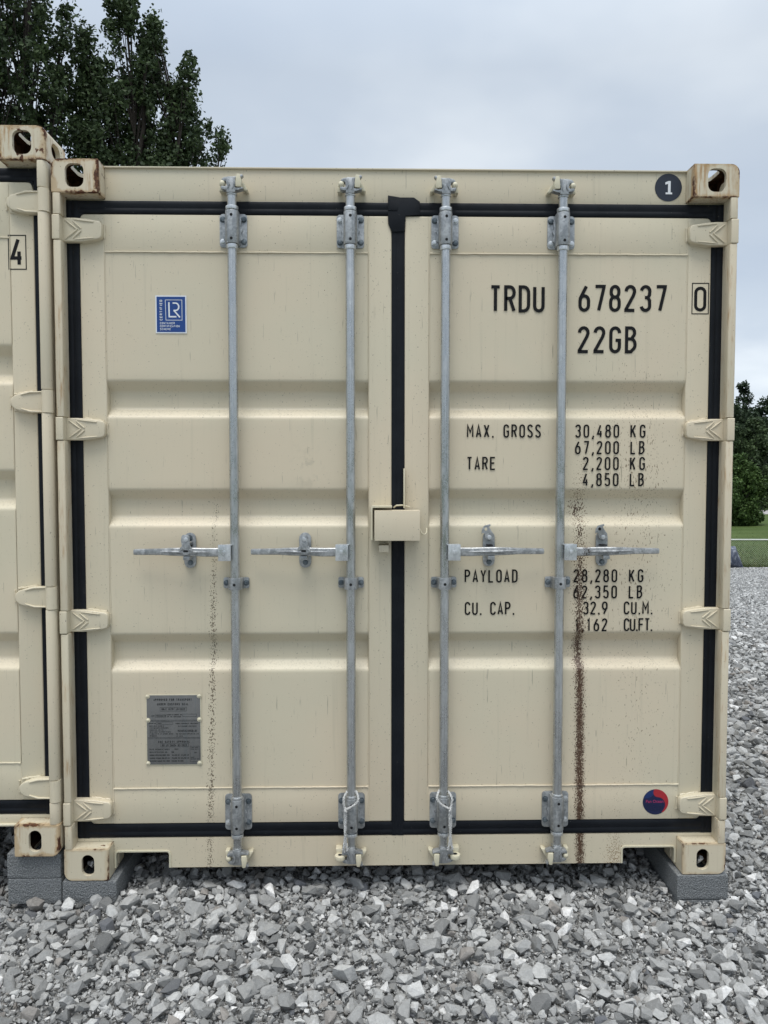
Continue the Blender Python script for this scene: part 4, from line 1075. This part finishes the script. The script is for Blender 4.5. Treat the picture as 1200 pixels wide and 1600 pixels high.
to = bpy.data.objects.new('t', fc); C.objects.link(to); bpy.context.view_layer.update()
me = bpy.data.meshes.new_from_object(to.evaluated_get(bpy.context.evaluated_depsgraph_get())); bpy.data.objects.remove(to)
me.transform(Matrix.Translation((cx-.0035, .0587, cz-.003)) @ Matrix.Rotation(math.pi/2, 4, 'X')); me.materials.clear(); me.materials.append(M['magenta']); me.name = 'lettering'
lo = bpy.data.objects.new('lettering', me); C.objects.link(lo); lo.parent = sk
# approval plate on the left door
PX0, PX1, PZ0, PZ1 = .2915, .4885, .4095, .6695
b = MB(); b.box(PX0-.003, PX1+.003, .0588, .0602, PZ0-.003, PZ1+.003, M['lug'], .0004); b.box(PX0, PX1, .0578, .0590, PZ0, PZ1, M['plate'], .0003); pt = b.build('data_plate', R1)
for px_, pz_ in ((PX0+.003, PZ1-.004), (PX1-.003, PZ1-.003), (PX0+.004, PZ1-.093), (PX1-.003, PZ1-.091), (PX0+.002, PZ0+.005), (PX1-.004, PZ0+.005)):
    b = MB(); b.ball((px_, .0575, pz_), .0062, .004, .0062, M['lug'], 8); b.cyl((px_, .0579, pz_), (px_, .0572, pz_), .0088, M['lug'], n=20); b.build('rivet', pt)
ox, oz = PX0, PZ1
sx_ = (PX1-PX0)/870; sz_ = (PZ1-PZ0)/1110
def U(x, y): return (ox+(x-150)*sx_, oz-(y-130)*sz_)
def L_(txt, x0, x1, y0, h_, w=None):
    a = U(x0, y0); c = U(x1, y0); hh = h_*sz_; n = max(1, len(txt)); ww = w or (c[0]-a[0])/n*.72
    lettering('plate_lettering', txt, a[0], c[0], a[1], hh, ww, hh*.20, .0578, M['plateink'], pt, th=.0004)
for a in [('APPROVED FOR TRANSPORT', 262, 885, 182, 36), ('UNDER CUSTOMS SEAL', 322, 832, 254, 36), ('GB/C 18797 LR/2022', 392, 775, 336, 32), ('TYPE', 222, 272, 450, 20), ('TRDU2210', 300, 455, 448, 22),
          ('MANUFACTURERS NO.', 474, 725, 430, 20), ('OF THE CONTAINER', 486, 705, 462, 20), ('OWNERS NO.', 184, 300, 570, 18), ('TRDU', 320, 385, 568, 20), ('TIMBER COMPONENT TREATMENT', 615, 985, 572, 20),
          ('IM/TAILEUM 400/2022', 655, 955, 615, 22), ('MANUFACTURED BY', 650, 965, 682, 28), ('OWNED AND/OR MANAGED BY', 192, 430, 612, 18), ('TITAN CONTAINERS INTERNATIONAL', 192, 505, 643, 18), ('ENQUIRIES AND TEL', 192, 425, 675, 18),
          ('AND IS LIABLE TO CHARGES PAYABLE', 192, 535, 706, 18), ('IF SOLD OR RE-LET WITHOUT NOTICE', 192, 575, 738, 18), ('AND COLLATERAL', 192, 310, 770, 18), ('THE CONTAINER SUPPLIES CO. LTD', 618, 990, 740, 18), ('IN 2022', 625, 735, 775, 18),
          ('CSC SAFETY APPROVAL', 332, 845, 858, 34), ('GB LR 26834 02/2022', 395, 795, 915, 32), ('DATE MANUFACTURED', 188, 512, 985, 22), ('2022', 595, 655, 983, 24), ('IDENTIFICATION NO.', 188, 482, 1030, 22), ('TRDU', 540, 585, 1030, 22),
          ('MAXIMUM OPERATING GROSS MASS', 188, 515, 1078, 22), ('30,480 KG  67,200 LB', 552, 822, 1078, 22), ('ALLOWABLE STACKING LOAD FOR 1.8 G', 188, 520, 1126, 22), ('192,000 KG 423,280 LB', 545, 825, 1126, 22),
          ('TRANSVERSE RACKING TEST FORCE', 188, 515, 1173, 22), ('150,000 NEWTONS', 545, 738, 1173, 22), ('FIRST MAINT', 862, 985, 962, 16), ('EXAM DATE', 862, 985, 988, 16), ('2027', 915, 960, 1040, 20), ('ACEP', 862, 910, 1120, 16), ('NO EXAM DUE', 862, 990, 1146, 16)]: L_(*a)
b = MB()
def fr(x0, x1, y0, y1): b.ribbon([U(x0, y1), U(x1, y1), U(x1, y0), U(x0, y0)], .0007, .0574, .0578, M['plateink'], True)
fr(368, 798, 322, 382); fr(285, 462, 440, 478); fr(735, 960, 432, 470); fr(303, 572, 556, 594); fr(370, 825, 904, 956); fr(848, 1000, 948, 1195)
b.ribbon([U(155, 528), U(1010, 528)], .0010, .0574, .0578, M['plateink']); b.ribbon([U(160, 545), U(1010, 545)], .0006, .0574, .0578, M['plateink'])
b.ribbon([U(160, 808), U(1010, 808)], .0010, .0574, .0578, M['plateink']); b.ribbon([U(160, 825), U(1010, 825)], .0006, .0574, .0578, M['plateink']); b.ribbon([U(650, 714), U(968, 714)], .0006, .0574, .0578, M['plateink'])
b.build('plate_rules', pt)

# ---- the neighbour on the left: one block higher, other pressings
R2 = empty('shipping_container', (-2.444, -.022, .103), label='cream container cut off by the left edge, with a boxed 4 on its door', cat='shipping container', group='shipping containers side by side')
HZ2 = [(2.374, 2.290), (1.676, 1.594), (.976, .894), (.280, .196)]
HZ2 = [(2.380, 2.300), (1.680, 1.600), (.980, .900), (.277, .198)]
optB = dict(paint=M['paint2'], post=M['post'] if False else paint('cream_paint_neighbour_post', ochre=.25, grime=1.1, edge=0), lug=M['lug'], troughs=[(1.845, 1.706), (1.397, 1.258), (.805, .672)], pz=(.3240, 2.2240),
            hinges=HZ2, post_w=.0350, hinge_style='round', notch=False, round_post=True, cast_top=(M['cast_c'], M['cast_c']), cast_bot=(M['cast_d'], M['cast_a']))
el, er, hd2, gk3 = container(R2, optB)
for i, (x, s, h, cl) in enumerate(((.6275, 1, -1, True), (1.048, 1, -1, True), (1.390, -1, 1, True), (1.812, -1, 1, True))):
    locking_bar(R2, x, s, h, 0, 0, cl, 0, M['lug'], 10+i)
lettering('serial_lettering', '4', 2.2820, 2.3290, 2.2235, .1000, .0450, .0120, YT, M['ink'], er)
b = MB(); b.ribbon([(2.2760, 2.1130), (2.3370, 2.1130), (2.3370, 2.2320), (2.2760, 2.2320)], .0034, YT-.0006, YT, M['ink'], True); b.build('lettering_frame', er)

# ---- rope ties on the two middle bars
def smooth_path(P, k=5):
    P = [Vector(p) for p in P]; res = []
    for i in range(len(P)-1):
        p0, p1, p2, p3 = P[max(i-1, 0)], P[i], P[i+1], P[min(i+2, len(P)-1)]
        for j in range(k):
            t_ = j/k; res.append(.5*((2*p1)+(-p0+p2)*t_+(2*p0-5*p1+4*p2-p3)*t_**2+(-p0+3*p1-3*p2+p3)*t_**3))
    res.append(P[-1]); return res
def rope(x, mir, label):
    k = MB()
    def tw(path, n_tw, off=.0026, r_=.0032):
        path = smooth_path(path, 6); n = len(path)
        for ph in (0, math.pi):
            pts = []
            for i, p in enumerate(path):
                a = ph+i/n*n_tw*2*math.pi; pts.append((x+mir*p.x+off*math.cos(a), p.y+off*math.sin(a)*.6, p.z+off*.5*math.sin(a)))
            k.tube(pts, r_, M['rope'], 6)
    s = lambda u_, v_: ((500+u_/12-549.5)/426*1.0, 0, .298-((1220+v_/12)-1238)*.002447)
    def P(u_, v_, y): a = s(u_, v_); return (a[0], y, a[2])
    tw([P(560, 118, .045), P(510, 130, .018), P(465, 180, .000), P(452, 240, -.004), P(462, 330, -.005), P(478, 400, -.007), P(476, 520, -.006), P(474, 700, -.006), P(486, 900, -.006), P(500, 1040, -.008), P(520, 1130, -.008), P(516, 1165, -.005)], 26)
    tw([P(620, 112, .045), P(690, 125, .018), P(728, 190, .000), P(722, 240, -.005), P(660, 310, -.007), P(560, 365, -.009), P(492, 402, -.010), P(494, 520, -.008), P(490, 700, -.008), P(478, 900, -.008), P(462, 1060, -.006), P(445, 1135, -.004), P(470, 1175, -.002)], 26)
    k.tube([(x+mir*p[0], p[1]-.003, p[2]) for p in [P(470, 395, -.010), P(485, 415, -.012), P(505, 430, -.010)]], .004, M['rope'], 8)
    for i in range(7):      # frayed ends
        v_ = random.uniform(200, 1100); a = P(470+random.uniform(-12, 12), v_, -.010); k.tube([(x+mir*a[0], a[1], a[2]), (x+mir*(a[0]-.004), a[1]-.002, a[2]+random.uniform(-.003, .004))], .0005, M['rope'], 4)
    o = k.build('rope_tie'); 
    return tag(o, label=label, cat='rope', group='rope ties on the locking bars')
rope(BX[1], 1, 'white cord tied round the foot of the second locking bar from the left')
rope(BX[2], -1, 'white cord tied round the foot of the third locking bar from the left')

# ------------------------------------------------------------------ fence behind, right
def wire(name, c=(0.42, 0.44, 0.44)): return flat(name, c, .45, .5)
M['galv'] = flat('galvanised_fence', (0.60, 0.61, 0.57), .45, .2); M['wire'] = flat('fence_wire', (0.40, 0.42, 0.36), .5, .3)
def fence():
    root = empty('chain_link_fence', (FA.x, FA.y, -1.69), label='galvanised chain link fence between gravel yard and lawn', cat='fence')
    L0, L1, hgt = -13.0, 17.0, .95
    def P(s_, z): 
        q_ = FA+FD*s_; return Vector((q_.x-FA.x, q_.y-FA.y, z))
    def gz(s_):
        q_ = FA+FD*s_; return float(ground_z(np.array(q_.x), np.array(min(q_.y, 25.0))))+1.69
    n = int((L1-L0)/3)
    for i in range(n+1):
        s_ = L0+1.1+i*3.0-.6
        if s_ > L1: break
        b = MB(); p = P(s_, gz(s_)-.1); b.cyl(p, P(s_, gz(s_)+hgt+.02), .030, M['galv'], n=14); b.ball(P(s_, gz(s_)+hgt+.03), .034, .034, .022, M['galv'], 6); b.build('post', root)
    b = MB(); pts = [P(L0+(L1-L0)*i/60, gz(L0+(L1-L0)*i/60)+hgt) for i in range(61)]; b.tube(pts, .024, M['galv'], 10); b.build('top_rail', root)
    V, F = [], []
    p = .074
    for dirn in (1, -1):
        k = int((L1-L0+hgt)/p)
        for i in range(k):
            s0 = L0+i*p-(hgt if dirn > 0 else 0); s1 = s0+hgt
            if s0 < L0 or s1 > L1: continue
            a, c = (s0, s1) if dirn > 0 else (s1, s0)
            A_ = P(a, gz(a)); B_ = P(c, gz(c)+hgt); r_ = .0020
            nrm = Vector((FD.y, -FD.x, 0))*r_; up = Vector((FD.x, FD.y, -dirn)).normalized()*r_
            o0 = len(V); 
            for q_ in (A_, B_):
                for t_ in (nrm, up, -nrm, -up): V.append(tuple(q_+t_+nrm*dirn*.9))
            for j in range(4): F.append((o0+j, o0+(j+1) % 4, o0+4+(j+1) % 4, o0+4+j))
    raw_mesh('wire_mesh', np.array(V), np.array(F), M['galv'] if False else M['wire'], parent=root)
fence()
def tufts():
    n = 26000; rr_ = np.random.default_rng(77); s_ = rr_.uniform(-6, 9, n); d = rr_.gamma(1.3, 2.2, n)-.25
    d = np.where(rr_.random(n) < .25, rr_.normal(0, .10, n), d)
    X = FA.x+FD.x*s_-FD.y*d; Y = FA.y+FD.y*s_+FD.x*d
    yb = FA.y+(X-FA.x)*FD.y/FD.x; t_ = np.clip((Y-yb)/(62-yb), 0, 1)
    Z = (ground_z(X, np.minimum(yb, Y))-.01)*(1-t_)-1.46*t_
    h_ = rr_.uniform(.04, .10, n)*np.where(d < .2, 1.6, 1); a = rr_.uniform(0, 6.28, n); w_ = rr_.uniform(.008, .018, n)
    P = np.stack([X, Y, Z-.01], -1); sd_ = np.stack([np.cos(a)*w_, np.sin(a)*w_, 0*a], -1); ln = np.stack([rr_.normal(0, .03, n), rr_.normal(0, .03, n), h_], -1)
    V = np.stack([P-sd_, P+sd_, P+ln], 1).reshape(-1, 3); F = np.arange(3*n).reshape(n, 3)
    tag(raw_mesh('grass_tufts', V, F, M['grass_blade'], attr=rr_.random(n)), label='grass blades fringing the fence and lawn edge', cat='grass', kind='stuff')
# bluish boulder lying against the fence
def boulder():
    m = Mat('bluish_rock', .85, spec=.3); n = m.noise(m.mapped(), 6, 6, .65)
    m.color(m.ramp(n, [(.35, (0.045, 0.055, 0.085)), (.55, (0.12, 0.135, 0.175)), (.70, (0.42, 0.44, 0.46))])); m.bump(n, .05, .9)
    b = MB(); bm = bmesh.new(); rr_ = np.random.default_rng(5)
    for i in range(34):
        v = rr_.normal(size=3); v /= np.linalg.norm(v); bm.verts.new((v[0]*.62, v[1]*.45, v[2]*.44))
    r_ = bmesh.ops.convex_hull(bm, input=bm.verts); bmesh.ops.delete(bm, geom=[g for g in r_['geom_interior'] if isinstance(g, bmesh.types.BMVert)], context='VERTS')
    b.absorb(bm, m.m, .03, 2); o = b.build('boulder', sharp=25); o.location = (13.22, 22.9, -1.28)
    tag(o, label='dark bluish boulder in front of the wire fence, half hidden by the right container post', cat='rock')
boulder()

# ------------------------------------------------------------------ trees
def leafmat(name, a, b_, c):
    m = Mat(name, .6, spec=.25); at = m.n('ShaderNodeAttribute', attribute_name='tone')
    col = m.ramp(at.outputs['Fac'], [(0, a), (.55, b_), (1, c)]); m.color(col)
    tr = m.n('ShaderNodeBsdfTranslucent'); m.l(col, tr.inputs[0]); mxs = m.n('ShaderNodeMixShader'); mxs.inputs[0].default_value = .16
    m.l(m.p.outputs[0], mxs.inputs[1]); m.l(tr.outputs[0], mxs.inputs[2]); m.l(mxs.outputs[0], m.nt.nodes['Material Output'].inputs[0]); return m.m
def barkmat():
    m = Mat('bark', .95, spec=.15); n = m.noise(m.mapped((8, 8, 1.5)), 2, 6, .7); m.color(m.mix(n, (0.020, 0.017, 0.014), (0.060, 0.052, 0.045))); m.bump(n, .03, .9); return m.m
M['bark'] = barkmat()
M['grass_blade'] = leafmat('grass_blades', (0.040, 0.065, 0.016), (0.075, 0.110, 0.028), (0.17, 0.17, 0.07))
tufts()
M['leaf'] = leafmat('broad_leaves', (0.028, 0.044, 0.022), (0.054, 0.082, 0.035), (0.090, 0.130, 0.052))
M['leaf2'] = leafmat('bush_leaves', (0.032, 0.060, 0.016), (0.062, 0.108, 0.028), (0.11, 0.17, 0.048))
M['needle'] = leafmat('dark_needles', (0.022, 0.038, 0.020), (0.040, 0.062, 0.032), (0.062, 0.092, 0.044))
def leaves_mesh(parent, centers, radii, per, size, mat, seed, droop=.2, name='crown', lobed=True):
    rr_ = np.random.default_rng(seed); n = len(centers); idx = np.repeat(np.arange(n), per); N = len(idx)
    d = rr_.normal(size=(N, 3)); d /= np.linalg.norm(d, axis=1)[:, None]; rad = rr_.random(N)**.45
    pos = centers[idx]+d*rad[:, None]*radii[idx]
    nrm = rr_.normal(size=(N, 3)); nrm[:, 2] += .6; nrm /= np.linalg.norm(nrm, axis=1)[:, None]
    t1 = np.cross(nrm, rr_.normal(size=(N, 3))); t1 /= np.linalg.norm(t1, axis=1)[:, None]; t2 = np.cross(nrm, t1)
    L = size*rr_.uniform(.7, 1.3, N)[:, None]; Wd = L*rr_.uniform(.55, .85, N)[:, None]
    # a folded, pointed leaf: five corners fan
    a = pos-t1*L*.5; b_ = pos+t2*Wd*.5-t1*L*.05; c = pos+t1*L*.55; e_ = pos-t2*Wd*.5-t1*L*.05
    b_ = b_+nrm*L*.12; e_ = e_+nrm*L*.12
    V = np.stack([a, b_, c, e_], 1).reshape(-1, 3); o = np.arange(N)*4
    F = np.concatenate([np.stack([o, o+1, o+2], 1), np.stack([o, o+2, o+3], 1)])
    clump = rr_.uniform(-.18, .18, n)[idx]; tone = np.clip(rr_.normal(.45, .2, N)+clump, 0, 1)
    return raw_mesh(name, V, F, mat, attr=np.concatenate([tone, tone]), parent=parent)
def tree(name, x, y, z, trunk_h, env, nclump, per, leaf, mat, seed, label, group, spread=1.0, nlimb=14, tr=.16, cat='tree'):
    """env: list of (dx, dy, z_bottom, z_top, radius) lobes; clumps sit on limbs that climb into each lobe"""
    rr_ = np.random.default_rng(seed); root = empty(name, (x, y, z), label=label, cat=cat, group=group)
    top = max(e_[3] for e_ in env); b = MB(); cen, rad = [], []
    tk = [Vector((rr_.normal(0, .06), rr_.normal(0, .06), top*t_*.86)) for t_ in np.linspace(0, 1, 9)]; tk[0] = Vector((0, 0, -.3))
    b.tube(tk, [tr*(1-.9*t_) + .012 for t_ in np.linspace(0, 1, 9)], M['bark'], 9); b.build('trunk', root)
    lb_ = MB()
    for li, (dx_, dy_, zb, zt, R_) in enumerate(env):
        k = int(nclump*R_*R_*(zt-zb)/sum(e_[4]**2*(e_[3]-e_[2]) for e_ in env))
        lead0 = Vector((dx_*.15, dy_*.15, max(zb*.75, .8))); leadt = Vector((dx_, dy_, zt-.2))
        lead = smooth_path([lead0, lead0.lerp(leadt, .35)+Vector((dx_*.35+rr_.normal(0, .25), dy_*.35+rr_.normal(0, .3), -.1)), lead0.lerp(leadt, .7)+Vector((rr_.normal(0, .25), rr_.normal(0, .25), 0)), leadt], 5)
        lb_.tube(lead, [max(.010, tr*.32*(1-i/len(lead))) for i in range(len(lead))], M['bark'], 6)
        for i in range(k):
            t_ = rr_.random(); zz = zb+(zt-zb)*t_
            prof = (.55+1.8*t_) if t_ < .25 else (1-t_)**.60*1.18
            prof = min(1, prof+.05); a = rr_.uniform(0, 2*math.pi); q_ = R_*prof*math.sqrt(rr_.uniform(.05, 1))*rr_.choice([.85, 1.0, 1.1, 1.3])
            c = Vector((dx_*(.35+.65*t_)+math.cos(a)*q_, dy_*(.35+.65*t_)+math.sin(a)*q_, zz+.1*q_))
            cen.append(tuple(c)); s_ = rr_.uniform(.13, .31)*spread; rad.append((s_, s_, s_*rr_.uniform(.9, 1.7)))
            if i % 2 == 0:
                src = lead[min(len(lead)-1, int(len(lead)*max(0, t_-.22)))]
                mid = src.lerp(c, .5)+Vector((0, 0, -.12*q_)); lb_.tube(smooth_path([src, mid, c], 3), [.022, .02, .018, .014, .011, .009, .006], M['bark'], 5)
    lb_.build('limbs', root)
    leaves_mesh(root, np.array(cen), np.array(rad), per, leaf, mat, seed+1)
    return root
G1 = 'broadleaf trees rising behind the containers'
tree('broadleaf_tree', -3.85, 14.5, -.9, 3, [(-.35, 0, 3, 13.2, .95), (.30, .3, 3, 12.5, .9), (1.15, 0, 3, 11.4, .85), (1.75, .2, 4.5, 10.0, .62), (-1.05, -.2, 3, 11.8, .75), (-1.75, .4, 3, 11.3, .8), (-.9, 0, 2, 11.2, 1.35), (.1, .5, 2, 11.9, 1.25), (.8, .3, 2, 10.8, 1.3)], 1150, 78, .092, M['leaf'], 21,
     'dark leafy tree with several pointed tops rising behind the middle container', G1)
tree('broadleaf_tree', -6.75, 14.0, -.9, 3, [(0, 0, 2.5, 15.5, 1.6), (1.05, -.3, 2.5, 13.6, 1.25), (-1.4, .2, 2.2, 14.2, 1.6), (.3, 1.1, 2.4, 14.5, 1.3), (.2, -1.0, 2.4, 13.4, 1.2), (1.5, .3, 3, 12.3, 1.0)], 900, 78, .092, M['leaf'], 33,
     'tallest dark leafy tree, cut off by the top left corner of the photo', G1)
tree('broadleaf_tree', -10.6, 15.5, -.9, 3, [(0, 0, 2.5, 14.0, 1.9), (1.4, 0, 2.4, 12.6, 1.5), (-1.5, .3, 2.2, 12.0, 1.6)], 300, 90, .11, M['leaf'], 35,
     'dark leafy tree standing farthest left, outside the photo edge behind the left container', G1)
G2 = 'trees beyond the lawn at right'
def px2(px, y): return 1.111+((px-600)/1214+.0205)*(y+2.796)
def far(name, px, y, h, R_, mat, seed, label, leaf=.22, n=130, per=70, lobes=3, zb=.3, spread=2.2):
    rr_ = np.random.default_rng(seed); env = [(0, 0, zb, h, R_*.75)]
    for i in range(lobes):
        a = rr_.uniform(0, 6.28); env.append((math.cos(a)*R_*.45, math.sin(a)*R_*.45, zb, h*rr_.uniform(.72, .93), R_*.6))
    return tree(name, px2(px, y), y, -1.47, 2, env, n, per, leaf, mat, seed, label, G2, spread=spread, tr=.2)
far('bushy_tree', 1158, 41, 4.0, 1.75, M['leaf2'], 51, 'rounded mid green bushy tree on the lawn, beside the right container post', .16, 170, 110, 4, .1, 1.5)
far('conifer', 1163, 74, 12.2, 2.2, M['needle'], 52, 'thin topped dark evergreen whose spire stands highest at right', .24, 170, 60, 2, .5, 1.5)
far('woodland_tree', 1205, 70, 9.9, 4.0, M['needle'], 53, 'broad dark tree at the right edge of the photo', .28, 190, 90, 5)
far('woodland_tree', 1140, 66, 9.0, 4.2, M['needle'], 54, 'broad dark tree behind the bushy one, next to the container post', .28, 190, 90, 5)
far('woodland_tree', 1180, 62, 7.4, 3.2, M['leaf'], 58, 'dark tree in the gap between the broad ones, just below the evergreen spire', .26, 190, 90, 5, .2)
far('woodland_tree', 1275, 72, 10.5, 4.4, M['leaf'], 55, 'broad dark tree farthest right, outside the photo edge', .3, 150, 80, 5)
far('woodland_tree', 1068, 68, 9.6, 4.4, M['needle'], 56, 'dark tree hidden behind the right door, left of the broad ones', .3, 130, 80, 5)
for k_, (px_, y_, h_, lab) in enumerate(((700, 80, 9.5, 'dark far tree hidden straight behind the middle of the doors'), (820, 76, 10.4, 'dark far tree hidden behind the third locking bar'), (905, 82, 9.8, 'dark far tree hidden behind the fourth locking bar'), (985, 74, 9.0, 'dark far tree hidden behind the door numbers'))):
    far('woodland_tree', px_, y_, h_, 4.6, M['needle'], 61+k_, lab, .34, 80, 70, 4)
far('woodland_tree', 1220, 84, 11.5, 5.5, M['leaf'], 57, 'pale far tree peeping over the tree line at the right edge', .34, 150, 80, 5)
